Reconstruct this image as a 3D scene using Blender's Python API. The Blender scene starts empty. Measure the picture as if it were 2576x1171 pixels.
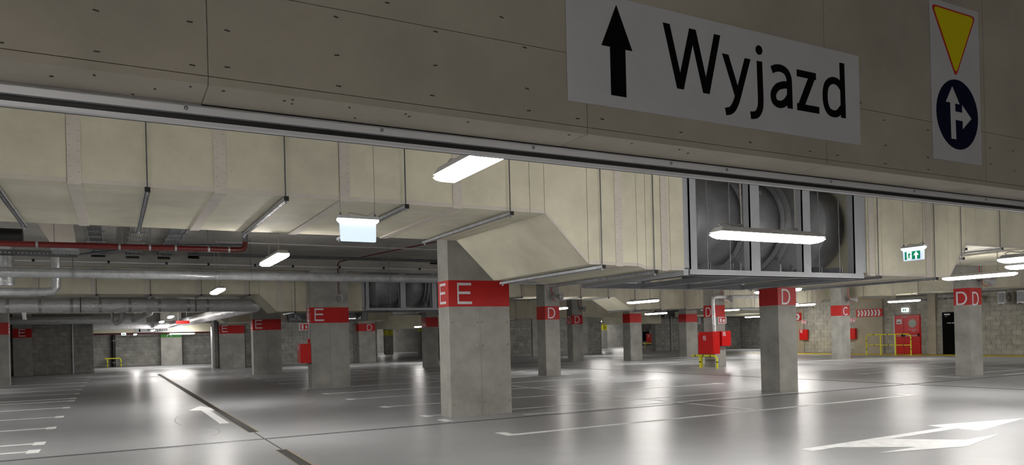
import bpy, math, random
from mathutils import Vector, Matrix
random.seed(7)
S = bpy.context.scene
COL = S.collection
PI = math.pi

# ------------------------------------------------------------------ camera, world, exposure
cam_d = bpy.data.cameras.new('camera'); cam = bpy.data.objects.new('camera', cam_d); COL.objects.link(cam)
S.camera = cam
cam_d.sensor_width = 36.0; cam_d.sensor_fit = 'HORIZONTAL'
cam_d.lens = 36.0 * 1860.0 / 2576.0
cam_d.shift_x = 0.0; cam_d.shift_y = (846.7 - 585.5) / 2576.0
cam_d.clip_start = 0.05; cam_d.clip_end = 400
yaw, roll = math.radians(28.38), math.radians(1.44)
cam.matrix_world = Matrix.Translation((0, 0, 1.6)) @ Matrix.Rotation(-yaw, 4, 'Z') @ Matrix.Rotation(PI / 2, 4, 'X') @ Matrix.Rotation(-roll, 4, 'Z')
w = bpy.data.worlds.new('world'); S.world = w; w.use_nodes = True
w.node_tree.nodes['Background'].inputs[0].default_value = (0.8, 0.85, 1, 1)
w.node_tree.nodes['Background'].inputs[1].default_value = 0.05
S.view_settings.view_transform = 'Standard'; S.view_settings.look = 'None'
S.view_settings.gamma = 1.0; S.view_settings.use_curve_mapping = False
S.view_settings.exposure = 0.0
LAMP = 112.0
try:
    S.cycles.use_denoising = True
    S.cycles.max_bounces = 8; S.cycles.diffuse_bounces = 6; S.cycles.glossy_bounces = 3
    S.cycles.sample_clamp_indirect = 6.0; S.cycles.use_light_tree = True
    S.cycles.caustics_reflective = False; S.cycles.caustics_refractive = False
except Exception:
    pass

# ------------------------------------------------------------------ materials
def s2l(c):
    return tuple((v / 12.92 if v <= 0.04045 else ((v + 0.055) / 1.055) ** 2.4) for v in c)
MATS = {}
def mat(name, rgb, rough=0.6, metal=0.0, var=0.0, scale=4.0, bump=0.0, bscale=40.0, emit=0.0, per_obj=0.0, stretch=(1, 1, 1), spec=0.5, rvar=0.0, rscale=2.0, bdist=0.02):
    if name in MATS: return MATS[name]
    m = bpy.data.materials.new(name); m.use_nodes = True; MATS[name] = m
    nt = m.node_tree; b = nt.nodes['Principled BSDF']
    c = s2l(rgb) + (1,)
    b.inputs['Base Color'].default_value = c
    b.inputs['Roughness'].default_value = rough; b.inputs['Metallic'].default_value = metal
    b.inputs['Specular IOR Level'].default_value = spec
    if emit:
        b.inputs['Emission Color'].default_value = c; b.inputs['Emission Strength'].default_value = emit
    L = nt.links.new
    geo = nt.nodes.new('ShaderNodeNewGeometry'); mp = nt.nodes.new('ShaderNodeMapping'); mp.inputs['Scale'].default_value = stretch
    L(geo.outputs['Position'], mp.inputs[0])
    col_out = None
    if var:
        n = nt.nodes.new('ShaderNodeTexNoise'); n.inputs['Scale'].default_value = scale; n.inputs['Detail'].default_value = 6; n.inputs['Roughness'].default_value = 0.62
        L(mp.outputs[0], n.inputs[0])
        r = nt.nodes.new('ShaderNodeValToRGB')
        r.color_ramp.elements[0].position = 0.3; r.color_ramp.elements[1].position = 0.7
        lo = s2l(tuple(max(0, v * (1 - var)) for v in rgb)); hi = s2l(tuple(min(1, v * (1 + var * 0.6)) for v in rgb))
        r.color_ramp.elements[0].color = lo + (1,); r.color_ramp.elements[1].color = hi + (1,)
        L(n.outputs[0], r.inputs[0]); col_out = r.outputs[0]
    if per_obj:
        oi = nt.nodes.new('ShaderNodeObjectInfo'); hs = nt.nodes.new('ShaderNodeHueSaturation')
        mr = nt.nodes.new('ShaderNodeMapRange'); mr.inputs[3].default_value = 1 - per_obj; mr.inputs[4].default_value = 1 + per_obj
        L(oi.outputs['Random'], mr.inputs[0]); L(mr.outputs[0], hs.inputs['Value'])
        if col_out: L(col_out, hs.inputs['Color'])
        else: hs.inputs['Color'].default_value = c
        col_out = hs.outputs[0]
    if col_out: L(col_out, b.inputs['Base Color'])
    if rvar:
        n3 = nt.nodes.new('ShaderNodeTexNoise'); n3.inputs['Scale'].default_value = rscale; n3.inputs['Detail'].default_value = 4
        L(mp.outputs[0], n3.inputs[0])
        m3 = nt.nodes.new('ShaderNodeMapRange'); m3.inputs[1].default_value = 0.3; m3.inputs[2].default_value = 0.7
        m3.inputs[3].default_value = max(0.02, rough - rvar); m3.inputs[4].default_value = rough + rvar
        L(n3.outputs[0], m3.inputs[0]); L(m3.outputs[0], b.inputs['Roughness'])
    if bump:
        n2 = nt.nodes.new('ShaderNodeTexNoise'); n2.inputs['Scale'].default_value = bscale; n2.inputs['Detail'].default_value = 5
        L(mp.outputs[0], n2.inputs[0])
        bp = nt.nodes.new('ShaderNodeBump'); bp.inputs['Strength'].default_value = bump; bp.inputs['Distance'].default_value = bdist
        L(n2.outputs[0], bp.inputs['Height']); L(bp.outputs[0], b.inputs['Normal'])
    return m
M = lambda k: MATS[k]
mat('floor_concrete', (0.605, 0.61, 0.62), 0.31, 0, 0.08, 0.35, 0.25, 2.6, spec=0.16, bdist=0.0010, stretch=(1, 1, 1))
mat('concrete', (0.63, 0.625, 0.60), 0.8, 0, 0.13, 1.4, 0.12, 30)
mat('concrete_dark', (0.62, 0.61, 0.585), 0.85, 0, 0.12, 0.8, 0.1, 20)
mat('beam_concrete', (0.645, 0.615, 0.56), 0.75, 0, 0.09, 1.1, 0.08, 60)
mat('cream_board', (0.83, 0.81, 0.725), 0.7, 0, 0.08, 1.3, 0.03, 50, per_obj=0.035)
mat('pink_strip', (0.80, 0.77, 0.73), 0.75, 0, 0.04, 3)
mat('block', (0.60, 0.595, 0.575), 0.9, 0, 0.16, 3.0, 0.35, 60, per_obj=0.10)
mat('block_warm', (0.635, 0.63, 0.60), 0.9, 0, 0.14, 3.0, 0.35, 60, per_obj=0.08)
mat('mortar', (0.46, 0.455, 0.44), 0.95, 0, 0.1, 8)
mat('mortar_warm', (0.52, 0.51, 0.48), 0.95, 0, 0.1, 8)
mat('red_paint', (0.72, 0.055, 0.045), 0.55, 0, 0.05, 2)
mat('red_gloss', (0.78, 0.05, 0.04), 0.3)
mat('red_pipe', (0.33, 0.035, 0.03), 0.35)
mat('white_paint', (0.86, 0.86, 0.88), 0.5, 0, 0.06, 10)
mat('sign_white', (0.72, 0.72, 0.73), 0.45, 0, 0.04, 2)
mat('black', (0.02, 0.02, 0.02), 0.5)
mat('sign_black', (0.01, 0.01, 0.01), 0.6, spec=0.06)
mat('yellow_sign', (0.80, 0.75, 0.06), 0.6, spec=0.1)
mat('navy', (0.02, 0.03, 0.15), 0.6, spec=0.08)
mat('yellow_paint', (0.90, 0.88, 0.20), 0.35)
mat('yellow_line', (0.85, 0.75, 0.18), 0.5, 0, 0.1, 2)
mat('yellow_band', (0.86, 0.84, 0.22), 0.6)
mat('green_band', (0.16, 0.48, 0.15), 0.6)
mat('marking_white', (0.93, 0.93, 0.93), 0.5, 0, 0.07, 6)
mat('galvanised', (0.60, 0.61, 0.63), 0.38, 0.45, 0.15, 9, 0.05, 30)
mat('steel_dark', (0.38, 0.39, 0.40), 0.45, 0.7, 0.15, 5)
mat('steel_white', (0.80, 0.80, 0.81), 0.4, 0.2)
mat('frame_grey', (0.66, 0.67, 0.69), 0.4, 0.0, 0.04, 3)
mat('fan_steel', (0.56, 0.565, 0.58), 0.40, 0.15, 0.12, 2.2, 0.04, 6)
mat('foil', (0.93, 0.93, 0.94), 0.24, 0.3, 0.05, 3, 1.0, 11, bdist=0.045)
mat('foil_smooth', (0.78, 0.79, 0.80), 0.26, 0.5, 0.10, 6, 0.6, 12, bdist=0.015)
mat('lamp_housing', (0.66, 0.66, 0.65), 0.5)
mat('lamp_glow', (1.0, 0.985, 0.965), 0.5, emit=LAMP)
mat('sign_glow', (0.76, 0.82, 1.0), 0.4, emit=1.0)
mat('sign_glow_top', (0.95, 0.97, 1.0), 0.4, emit=2.2)
mat('exit_green', (0.02, 0.52, 0.36), 0.5, emit=0.55)
mat('cable_grey', (0.62, 0.61, 0.57), 0.6)
mat('cable_orange', (0.80, 0.32, 0.08), 0.5)
mat('plastic_grey', (0.66, 0.66, 0.66), 0.5)
mat('joint_dark', (0.16, 0.15, 0.14), 0.5)
mat('grate', (0.19, 0.18, 0.17), 0.6, 0.4, 0.4, 12)
mat('rust_edge', (0.52, 0.46, 0.38), 0.7)
mat('stain', (0.54, 0.53, 0.50), 0.6)
mat('glass_pane', (0.66, 0.70, 0.66), 0.15)
mat('duct_gap', (0.30, 0.29, 0.24), 0.9)
mat('hole_dark', (0.05, 0.05, 0.05), 0.9)

# ------------------------------------------------------------------ mesh helpers
class MB:
    def __init__(s): s.v = []; s.f = []; s.smooth = set()
    def add(s, vs, fs, smooth=False):
        o = len(s.v); s.v += [tuple(v) for v in vs]
        for f in fs:
            if smooth: s.smooth.add(len(s.f))
            s.f.append(tuple(i + o for i in f))
        return s
    def box(s, x0, x1, y0, y1, z0, z1):
        if x0 > x1: x0, x1 = x1, x0
        if y0 > y1: y0, y1 = y1, y0
        if z0 > z1: z0, z1 = z1, z0
        vs = [(x0,y0,z0),(x1,y0,z0),(x1,y1,z0),(x0,y1,z0),(x0,y0,z1),(x1,y0,z1),(x1,y1,z1),(x0,y1,z1)]
        return s.add(vs, [(0,3,2,1),(4,5,6,7),(0,1,5,4),(1,2,6,5),(2,3,7,6),(3,0,4,7)])
    def prism(s, pts, fn, d0, d1):
        """pts: 2D outline, fn(u,v,d) -> 3D; extruded from d0 to d1"""
        n = len(pts)
        vs = [fn(u, v, d0) for u, v in pts] + [fn(u, v, d1) for u, v in pts]
        fs = [tuple(range(n))[::-1], tuple(range(n, 2 * n))]
        for i in range(n):
            j = (i + 1) % n; fs.append((i, j, n + j, n + i))
        return s.add(vs, fs)
    def tube(s, pts, r, n=10, cap=True, radii=None):
        pts = [Vector(p) for p in pts]; rings = []
        up = Vector((0, 0, 1)); prev = None
        for i, p in enumerate(pts):
            if i == 0: t = pts[1] - p
            elif i == len(pts) - 1: t = p - pts[i - 1]
            else: t = (pts[i + 1] - p).normalized() + (p - pts[i - 1]).normalized()
            t.normalize()
            if prev is None:
                a = up if abs(t.z) < 0.9 else Vector((1, 0, 0))
                x = t.cross(a).normalized()
            else:
                x = (prev - t * prev.dot(t)).normalized()
            prev = x; y = t.cross(x)
            rr = radii[i] if radii else r
            rings.append([p + (x * math.cos(2*PI*k/n) + y * math.sin(2*PI*k/n)) * rr for k in range(n)])
        vs = [v for rg in rings for v in rg]; fs = []
        for i in range(len(pts) - 1):
            for k in range(n):
                a = i*n+k; b_ = i*n+(k+1) % n
                fs.append((a, b_, b_ + n, a + n))
        s.add(vs, fs, smooth=True)
        if cap:
            s.add(rings[0], [tuple(range(n))[::-1]]); s.add(rings[-1], [tuple(range(n))])
        return s
    def lathe(s, prof, c, axis, n=32):
        """prof: [(along, radius)], around axis 'x' or 'y' through c"""
        c = Vector(c); vs = []; fs = []
        for a, r in prof:
            for k in range(n):
                t = 2*PI*k/n
                if axis == 'x': vs.append(c + Vector((a, r*math.cos(t), r*math.sin(t))))
                elif axis == 'y': vs.append(c + Vector((r*math.cos(t), a, r*math.sin(t))))
                else: vs.append(c + Vector((r*math.cos(t), r*math.sin(t), a)))
        for i in range(len(prof) - 1):
            for k in range(n):
                a = i*n+k; b_ = i*n+(k+1) % n; fs.append((a, b_, b_+n, a+n))
        return s.add(vs, fs, smooth=True)

def wpos(o):
    p = Vector((0, 0, 0))
    while o is not None: p = p + Vector(o.location); o = o.parent
    return p
def me_from(mb, name, off):
    me = bpy.data.meshes.new(name)
    me.from_pydata([(v[0]-off[0], v[1]-off[1], v[2]-off[2]) for v in mb.v], [], mb.f)
    for i in mb.smooth: me.polygons[i].use_smooth = True
    me.update()
    return me
def fixn(me):
    import bmesh
    b = bmesh.new(); b.from_mesh(me); bmesh.ops.recalc_face_normals(b, faces=b.faces); b.to_mesh(me); b.free()
def obj(name, mb, m, parent=None, **props):
    if parent is not None: off = wpos(parent)
    else:
        xs = [v[0] for v in mb.v]; ys = [v[1] for v in mb.v]; zs = [v[2] for v in mb.v]
        off = Vector(((min(xs)+max(xs))/2, (min(ys)+max(ys))/2, min(zs)))
    me = me_from(mb, name, off); fixn(me); me.materials.append(M(m) if isinstance(m, str) else m)
    o = bpy.data.objects.new(name, me); COL.objects.link(o)
    if parent is not None: o.parent = parent
    else: o.location = off
    for k, v in props.items(): o[k] = v
    return o
def thing(name, label, cat, loc, group=None):
    o = bpy.data.objects.new(name, None); COL.objects.link(o); o.location = loc
    o.empty_display_size = 0.1
    o['label'] = label; o['category'] = cat; o['kind'] = 'thing'
    if group: o['group'] = group
    return o
def tagt(o, label, cat, group=None):
    o['label'] = label; o['category'] = cat; o['kind'] = 'thing'
    if group: o['group'] = group
    return o
def copy_tree(o, parent=None):
    c = o.copy(); COL.objects.link(c); c.parent = parent
    for ch in list(o.children): copy_tree(ch, c)
    return c
def struct(name, mb, m, parent=None):
    o = obj(name, mb, m, parent)
    if parent is None: o['kind'] = 'structure'
    return o
def box(*a): return MB().box(*a)
# plane mappings: front faces -Y ('S'), faces -X ('W'), floor ('F'); d grows towards the viewer
def planeS(y): return lambda u, v, d: (u, y - d, v)
def planeW(x): return lambda u, v, d: (x - d, -u, v)      # u = -Y
def planeF(u, v, d): return (u, v, d)

def text(name, body, m, parent, kind, x, y, z, h, width=None, depth=0.004, bold=0.0, cap=0.73):
    """lower-left corner of the writing at x,y,z; h = cap height; kind S or W; width = fit"""
    cu = bpy.data.curves.new('t', 'FONT'); cu.body = body; cu.size = h / cap; cu.extrude = depth / 2; cu.offset = bold; cu.resolution_u = 3
    to = bpy.data.objects.new('t', cu); COL.objects.link(to)
    bpy.context.view_layer.update()
    dg = bpy.context.evaluated_depsgraph_get()
    me = bpy.data.meshes.new_from_object(to.evaluated_get(dg)); bpy.data.objects.remove(to); bpy.data.curves.remove(cu)
    xs = [v.co.x for v in me.vertices]; x0, x1 = min(xs), max(xs)
    k = (width / (x1 - x0)) if width else 1.0
    off = wpos(parent)
    for v in me.vertices:
        u = (v.co.x - x0) * k; vv = v.co.y; d = v.co.z
        if kind == 'S': p = Vector((x + u, y - d, z + vv))
        else: p = Vector((x - d, y - u, z + vv))
        v.co = p - off
    me.materials.clear(); me.materials.append(M(m)); me.name = name
    o = bpy.data.objects.new(name, me); COL.objects.link(o); o.parent = parent
    return o

ZC = 4.549
def ribbon(mb, pts, w, f, d0, d1, closed=False):
    P_ = [Vector(p) for p in pts]; n = len(P_); Lf = []; Rt = []
    for i in range(n):
        a = P_[i-1] if (i or closed) else None; b = P_[(i+1) % n] if (i < n-1 or closed) else None
        d_in = (P_[i]-a).normalized() if a is not None else (b-P_[i]).normalized()
        d_out = (b-P_[i]).normalized() if b is not None else d_in
        n1 = Vector((-d_in.y, d_in.x)); n2 = Vector((-d_out.y, d_out.x)); m_ = (n1+n2)
        m_ = m_.normalized() if m_.length > 1e-6 else n1
        k = w/2/max(0.35, m_.dot(n1)); Lf.append(P_[i]+m_*k); Rt.append(P_[i]-m_*k)
    for i in range(n if closed else n-1):
        j = (i+1) % n; mb.prism([tuple(Lf[i]), tuple(Rt[i]), tuple(Rt[j]), tuple(Lf[j])], f, d0, d1)
def _arc(cx, cy, rx, ry, a0, a1, n): return [(cx+rx*math.cos(math.radians(a0+(a1-a0)*k/n)), cy+ry*math.sin(math.radians(a0+(a1-a0)*k/n))) for k in range(n+1)]
GL = {'E': [([(1.0,0.94),(0.0,0.94)],0), ([(0.0,1.0),(0.0,0.0)],0), ([(0.0,0.06),(1.03,0.06)],0), ([(0.0,0.53),(0.92,0.53)],0)],
      'D': [([(0.0,0.94)] + _arc(0.42,0.5,0.52,0.44,90,-90,12) + [(0.0,0.06)],1)],
      'C': [(_arc(0.55,0.5,0.55,0.44,42,318,14),0)], 'A': [([(0.0,0.0),(0.5,1.0),(1.0,0.0)],0), ([(0.2,0.36),(0.8,0.36)],0)],
      'B': [([(0.0,0.94)] + _arc(0.5,0.73,0.36,0.21,90,-90,8) + _arc(0.52,0.29,0.42,0.23,90,-90,8) + [(0.0,0.06)],1), ([(0.0,0.52),(0.5,0.52)],0)]}
def letter(ch, m, parent, kind, x, y, z, h, wd, sw=0.12):
    f = (lambda u, v, d: (x+u, y-d, z+v)) if kind == 'S' else (lambda u, v, d: (x-d, y-u, z+v))
    mb = MB()
    if ch == 'E':
        q = sw; E_ = [(0,0),(1,0),(1,q),(q*0.85,q),(q*0.85,0.47),(0.9,0.47),(0.9,0.47+q),(q*0.85,0.47+q),(q*0.85,1-q),(0.97,1-q),(0.97,1),(0,1)]
        mb.prism([(u*wd, v*h) for u, v in E_], f, 0, 0.003); return obj('letter', mb, m, parent)
    for pts, cl in GL[ch]: ribbon(mb, [(sw*h*0.5+u*(wd-sw*h), v*h) for u, v in pts], sw*h, f, 0, 0.003, bool(cl))
    return obj('letter', mb, m, parent)
ZB = {13.0: 0}
# ------------------------------------------------------------------ floor, ceiling, walls
fl = struct('floor', box(-26, 66, -12, 92, -0.3, 0), 'floor_concrete')
struct('ceiling', box(-26, 66, -12, 92, 4.55, 4.85), 'concrete_dark')
struct('wall_back', box(-26, 66, -12.3, -12, 0, ZC), 'concrete')
struct('wall_far', box(-26, 66, 92, 92.3, 0, ZC), 'concrete')
struct('wall_side', box(-26.3, -26, -12, 92, 0, ZC), 'concrete')

NB = [0]
def brick_mesh(wd, h, t, kind, m):
    mb = MB()
    if kind == 'S': mb.box(0, wd, -t, 0, 0, h)
    else: mb.box(-t, 0, -wd, 0, 0, h)
    me = me_from(mb, 'brick', (0, 0, 0)); fixn(me); me.materials.append(M(m)); return me
def brickwork(parent, kind, plane, u0, u1, z0, z1, m, holes=(), bw=0.51, bh=0.252, g=0.012, stuff=False):
    """u runs along X for kind S, along -Y for kind W"""
    cache = {}; off = wpos(parent); rows = int(round((z1 - z0) / bh)); acc = MB()
    for r in range(rows):
        z = z0 + r * bh; u = u0 - (bw / 2 if r % 2 else 0)
        while u < u1 - 0.02:
            segs = [(max(u, u0), min(u + bw, u1))]; u += bw
            for (ha, hb, hz0, hz1) in holes:
                if z + bh * 0.5 > hz0 and z + bh * 0.5 < hz1:
                    ns = []
                    for a, b in segs:
                        if b <= ha or a >= hb: ns.append((a, b))
                        else:
                            if a < ha: ns.append((a, ha))
                            if b > hb: ns.append((hb, b))
                    segs = ns
            for a, b in segs:
                wd = round(b - a - g, 3)
                if wd < 0.04: continue
                t = 0.022 + 0.004 * random.choice((0, 1, 1, 2))
                if stuff:
                    if kind == 'S': acc.box(a, a + wd, plane - t, plane, z, z + bh - g)
                    else: acc.box(plane - t, plane, -a - wd, -a, z, z + bh - g)
                    continue
                key = (wd, round(t, 3))
                if key not in cache: cache[key] = brick_mesh(wd, bh - g, t, kind, m)
                o = bpy.data.objects.new('brick', cache[key]); COL.objects.link(o); o.parent = parent
                p = Vector((a, plane, z)) if kind == 'S' else Vector((plane, -a, z))
                o.location = p - off; NB[0] += 1
    if stuff:
        obj('brickwork', acc, m, parent, kind='stuff')

# left cross wall of grey blocks
wl = struct('wall_left', box(-12, -1.04, 52.03, 52.5, 0, ZC), 'mortar')
brickwork(wl, 'S', 52.03, -6.65, -1.04, 0.02, 3.29, 'block')
struct('trim_1', box(-2.15, -2.08, 51.9, 51.99, 0, 3.2), 'white_paint')
# far wall down the lane
wf = struct('wall_rear', box(-12, 14, 65.53, 66, 0, ZC), 'mortar')
brickwork(wf, 'S', 65.53, -1.6, 7.2, 0.02, 2.54, 'block')
# middle cross wall behind the red pillars
wm = struct('wall_middle', box(5.75, 16.9, 51.9, 52.4, 0, ZC), 'mortar')
brickwork(wm, 'S', 51.9, 7.8, 16.9, 0.02, 3.05, 'block')
struct('trim_2', box(5.70, 5.745, 51.5, 52.4, 0, 2.72), 'white_paint')
wj = struct('wall_return', box(5.75, 5.98, 50.9, 51.9, 0, ZC), 'block')
# cross wall right of the centre
wc = struct('wall_centre', box(26.2, 35.3, 49.9, 50.4, 0, ZC), 'mortar')
brickwork(wc, 'S', 49.9, 26.2, 35.3, 0.02, 3.05, 'block', holes=[(28.7, 29.4, 0, 4), (33.1, 33.85, 0, 4)])
struct('trim_3', box(28.7, 29.4, 49.75, 49.9, 0, ZC), 'concrete')
struct('trim_4', box(33.1, 33.85, 49.72, 49.9, 0, ZC), 'concrete')
# wall behind the recess
wr = struct('wall_recess', box(40.9, 51.5, 49.9, 50.4, 0, ZC), 'mortar')
brickwork(wr, 'S', 49.9, 40.9, 50.9, 0.02, 2.8, 'block')
struct('trim_5', box(43.6, 44.5, 49.6, 49.9, 0, ZC), 'concrete')
ws = struct('wall_recess_side', box(50.93, 51.4, 34.8, 49.9, 0, ZC), 'mortar')
brickwork(ws, 'W', 50.93, -49.8, -40.2, 0.02, 3.05, 'block', holes=[(-45.6, -44.6, 0, 4)])
struct('trim_6', box(50.6, 50.93, 44.6, 45.6, 0, ZC), 'concrete')
struct('wall_recess_end', box(40.7, 51.4, 34.9, 35.4, 0, ZC), 'concrete')
struct('wall_lane_end', box(35.3, 60, 73, 73.4, 0, ZC), 'concrete')
struct('wall_lane_far', box(16, 45, 86, 86.4, 0, ZC), 'concrete')
# long right-hand wall
wrt = struct('wall_right', box(40.55, 41.0, -11.9, 34.9, 0, ZC), 'mortar_warm')
brickwork(wrt, 'W', 40.55, -34.05, -30.2, 0.02, 3.3, 'block_warm')
brickwork(wrt, 'W', 40.55, -28.3, -17.9, 0.02, 3.3, 'block_warm', holes=[(-27.62, -25.98, 0, 2.26), (-25.5, -25.05, 0, 4), (-24.74, -23.3, 0, 2.33)])
struct('trim_7', box(40.44, 40.55, 34.05, 34.9, 0, ZC), 'beam_concrete')
struct('trim_8', box(40.44, 40.55, 28.3, 30.2, 0, ZC), 'beam_concrete')
struct('trim_9', box(40.4, 40.55, 25.05, 25.5, 0, ZC), 'beam_concrete')

# ------------------------------------------------------------------ floor markings (parts of the floor)
def mark(name, pts, m='marking_white', h=0.004):
    return obj(name, MB().prism(pts, planeF, 0.0005, h), m, fl)
def rect(x0, x1, y0, y1): return [(x0, y0), (x1, y0), (x1, y1), (x0, y1)]
for y in (13.62, 14.70, 17.36, 20.0, 22.9, 25.7, 26.85, 29.5, 32.2, 35.1, 38.3, 41.5, 44.5, 47.0, 49.6):
    mark('parking_line', [(-9.5, y-0.055), (-1.2, y-0.055), (-1.2, y-0.24), (-1.03, y-0.24), (-1.03, y+0.2), (-1.2, y+0.2), (-1.2, y+0.055), (-9.5, y+0.055)])
for y in (14.25, 16.85, 19.75, 22.35, 25.25, 29.1, 31.8, 34.5, 37.3, 40.4, 43.2, 46.0, 48.8):
    mark('parking_line', [(5.55, y-0.2), (5.72, y-0.2), (5.72, y-0.05), (16.1, y-0.05), (16.1, y-0.2), (16.27, y-0.2), (16.27, y+0.2), (16.1, y+0.2), (16.1, y+0.05), (5.72, y+0.05), (5.72, y+0.2), (5.55, y+0.2)])
mark('parking_line', [(5.55, 13.05), (5.72, 13.05), (5.72, 13.45), (5.55, 13.45)])
mark('parking_line', rect(7.3, 16.2, 13.05, 13.13))
mark('parking_line', [(5.55, 10.95), (5.55, 10.5), (5.72, 10.5), (16.2, 10.62), (16.35, 10.55), (16.35, 11.05), (16.18, 11.05), (16.18, 10.74), (5.72, 10.62), (5.72, 10.95)])
mark('parking_line', rect(11.22, 11.32, 10.75, 38.3))
for y in (14.2, 16.7, 19.2, 22.2, 25.0, 27.9, 30.6, 33.2, 36.0):
    mark('parking_line', [(22.6, y-0.25), (22.8, y-0.25), (22.8, y-0.05), (34.2, y-0.05), (34.2, y+0.05), (22.8, y+0.05), (22.8, y+0.25), (22.6, y+0.25)])
mark('parking_line', rect(24.6, 33.5, 13.05, 13.14)); mark('parking_line', rect(22.6, 22.8, 13.4, 13.9))
mark('parking_line', rect(28.2, 28.3, 13.2, 37.0))
mark('direction_arrow', [(8.02,6.83),(8.02,6.64),(8.52,6.68),(9.32,6.07),(8.53,6.06),(9.85,5.72),(11.3,6.1),(10.39,6.06),(9.69,6.72),(11.44,6.80),(11.43,6.46),(13.44,6.86),(11.44,7.27),(11.4,6.97)])
mark('direction_arrow', [(1.84,15.75),(2.02,15.72),(2.02,19.0),(2.3,19.0),(1.94,20.6),(1.58,19.4),(1.84,19.2)])
mark('direction_arrow', [(1.84,38.3),(2.03,38.3),(2.03,41.3),(2.28,41.3),(1.93,42.9),(1.58,41.4),(1.84,41.4)])
mark('safety_line', [(38.4, 36.5), (38.2, 18.0), (40.3, 18.0), (40.3, 34.6), (38.4, 39.5)], 'yellow_line')
# expansion joints
def joint(name, x0, x1, y0, y1): return obj(name, box(x0, x1, y0, y1, 0.0005, 0.006), 'joint_dark', fl)
joint('expansion_joint', -26, 40, 12.735, 12.765); joint('expansion_joint', 19.24, 19.28, 12.9, 49)
obj('joint_highlight', box(-26, 40, 12.655, 12.715, 0.0005, 0.004), 'galvanised', fl)  # pale strip put in as the highlight along the joint
joint('expansion_joint', 30.1, 30.15, 12.9, 49); joint('expansion_joint', 19.23, 19.26, -5, 12.7)
joint('expansion_joint', 5.0, 40, 37.9, 37.94); joint('expansion_joint', 2.17, 2.19, 11.35, 13.75)
# tyre scuffs: thin dark arcs on the slab
def scuff(cx, cy, rx, ry, a0, a1, wd=0.018):
    out = []; inn = []
    for i in range(17):
        t = a0 + (a1 - a0) * i / 16
        out.append((cx + rx*math.cos(t), cy + ry*math.sin(t))); inn.append((cx + (rx-wd)*math.cos(t), cy + (ry-wd)*math.sin(t)))
    obj('tyre_scuff', MB().prism(out + inn[::-1], planeF, 0.0004, 0.0012), 'stain', fl)
scuff(3.6, 21.2, 1.4, 2.6, -1.2, 1.3); scuff(1.6, 16.8, 0.5, 1.8, 2.0, 3.6); scuff(1.2, 14.6, 0.5, 1.0, -1.0, 0.8)

# drain channel: grates as parts
def drain(label, x0, x1, y0, y1, n):
    t = thing('floor_drain', label, 'drain', ((x0+x1)/2, y0, 0))
    obj('channel', box(x0+0.012, x1-0.012, y0, y1, 0.0006, 0.002), 'hole_dark', t)
    obj('edge_strip', box(x0, x0+0.012, y0, y1, 0.0006, 0.005), 'rust_edge', t); obj('edge_strip', box(x1-0.012, x1+0.02, y0, y1, 0.0006, 0.005), 'rust_edge', t)
    L = (y1-y0)/n
    mb = MB(); k = 9
    for j in range(k): mb.box(-0.06, 0.062, j*L/k, j*L/k + L/k*0.62, 0.002, 0.006)
    me = me_from(mb, 'grate', (0, 0, 0)); fixn(me); me.materials.append(M('grate'))
    for i in range(n):
        o = bpy.data.objects.new('grate', me); COL.objects.link(o); o.parent = t; o.location = (0, i*L, 0)
drain('long dark grated drain channel running down the empty lane', 2.1, 2.26, 13.85, 45.0, 62)
drain('short piece of grated drain channel at the bottom edge of the picture', 2.08, 2.24, 8.9, 11.3, 5)

def ngon_(cx, cy, r, n=24): return [(cx + r*math.cos(2*PI*k/n), cy + r*math.sin(2*PI*k/n)) for k in range(n)]
# ------------------------------------------------------------------ near beam, signs, gate track
YB = 3.3
bm = thing('concrete_beam', 'deep concrete beam crossing overhead and carrying the Wyjazd sign', 'beam', (3, YB, 2.68))
obj('core', box(-8, 14, YB + 0.012, 3.62, 2.685, ZC), 'concrete_dark', bm)
xs_ = [-8, 0.375, 2.277, 4.183, 6.02, 7.9, 14]
for i in range(len(xs_) - 1):
    a, b = xs_[i] + 0.002, xs_[i+1] - 0.002
    obj('edge_strip', box(a, b, YB, YB + 0.02, 2.68, 2.7145), 'beam_concrete', bm)
    obj('formwork_panel', box(a, b, YB, YB + 0.02, 2.7175, 3.0985), 'beam_concrete', bm)
    obj('formwork_panel', box(a, b, YB, YB + 0.02, 3.1015, ZC), 'beam_concrete', bm)
    obj('soffit_panel', box(a, b, YB + 0.02, 3.615, 2.68, 2.70), 'beam_concrete', bm)
STAPLES = [(-0.029, 2.915), (-0.029, 2.754), (0.309, 2.931), (0.315, 2.753), (0.454, 2.92), (0.451, 2.765), (-0.341, 2.737), (0.92, 3.063), (0.92, 2.89), (0.924, 2.751), (1.405, 3.081), (1.4, 2.917), (1.379, 2.769), (1.899, 3.085), (1.907, 2.874), (1.915, 2.762), (1.768, 3.217), (1.164, 3.174), (2.214, 2.756), (2.375, 2.772), (2.933, 2.761), (3.484, 2.759), (4.022, 2.756), (4.29, 2.755), (4.535, 3.139), (4.785, 3.048), (4.795, 2.872), (5.287, 3.036), (5.279, 2.835), (4.79, 2.743), (5.28, 2.744), (6.08, 2.981), (6.401, 2.99), (6.083, 2.857), (6.416, 2.83)]
SOFF = [(-0.19, 3.44), (-0.04, 3.36), (0.18, 3.44), (0.1, 3.55), (0.31, 3.35), (0.44, 3.35), (0.7, 3.38), (0.73, 3.35), (0.74, 3.41), (0.99, 3.36), (1.06, 3.51), (1.26, 3.35), (1.29, 3.38), (1.59, 3.35), (2.19, 3.35), (2.62, 3.36), (2.97, 3.36), (3.08, 3.41)]
me_s = me_from(box(-0.011, 0.011, -0.003, 0, -0.0025, 0.0025), 'staple', (0, 0, 0)); fixn(me_s); me_s.materials.append(M('joint_dark'))
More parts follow.
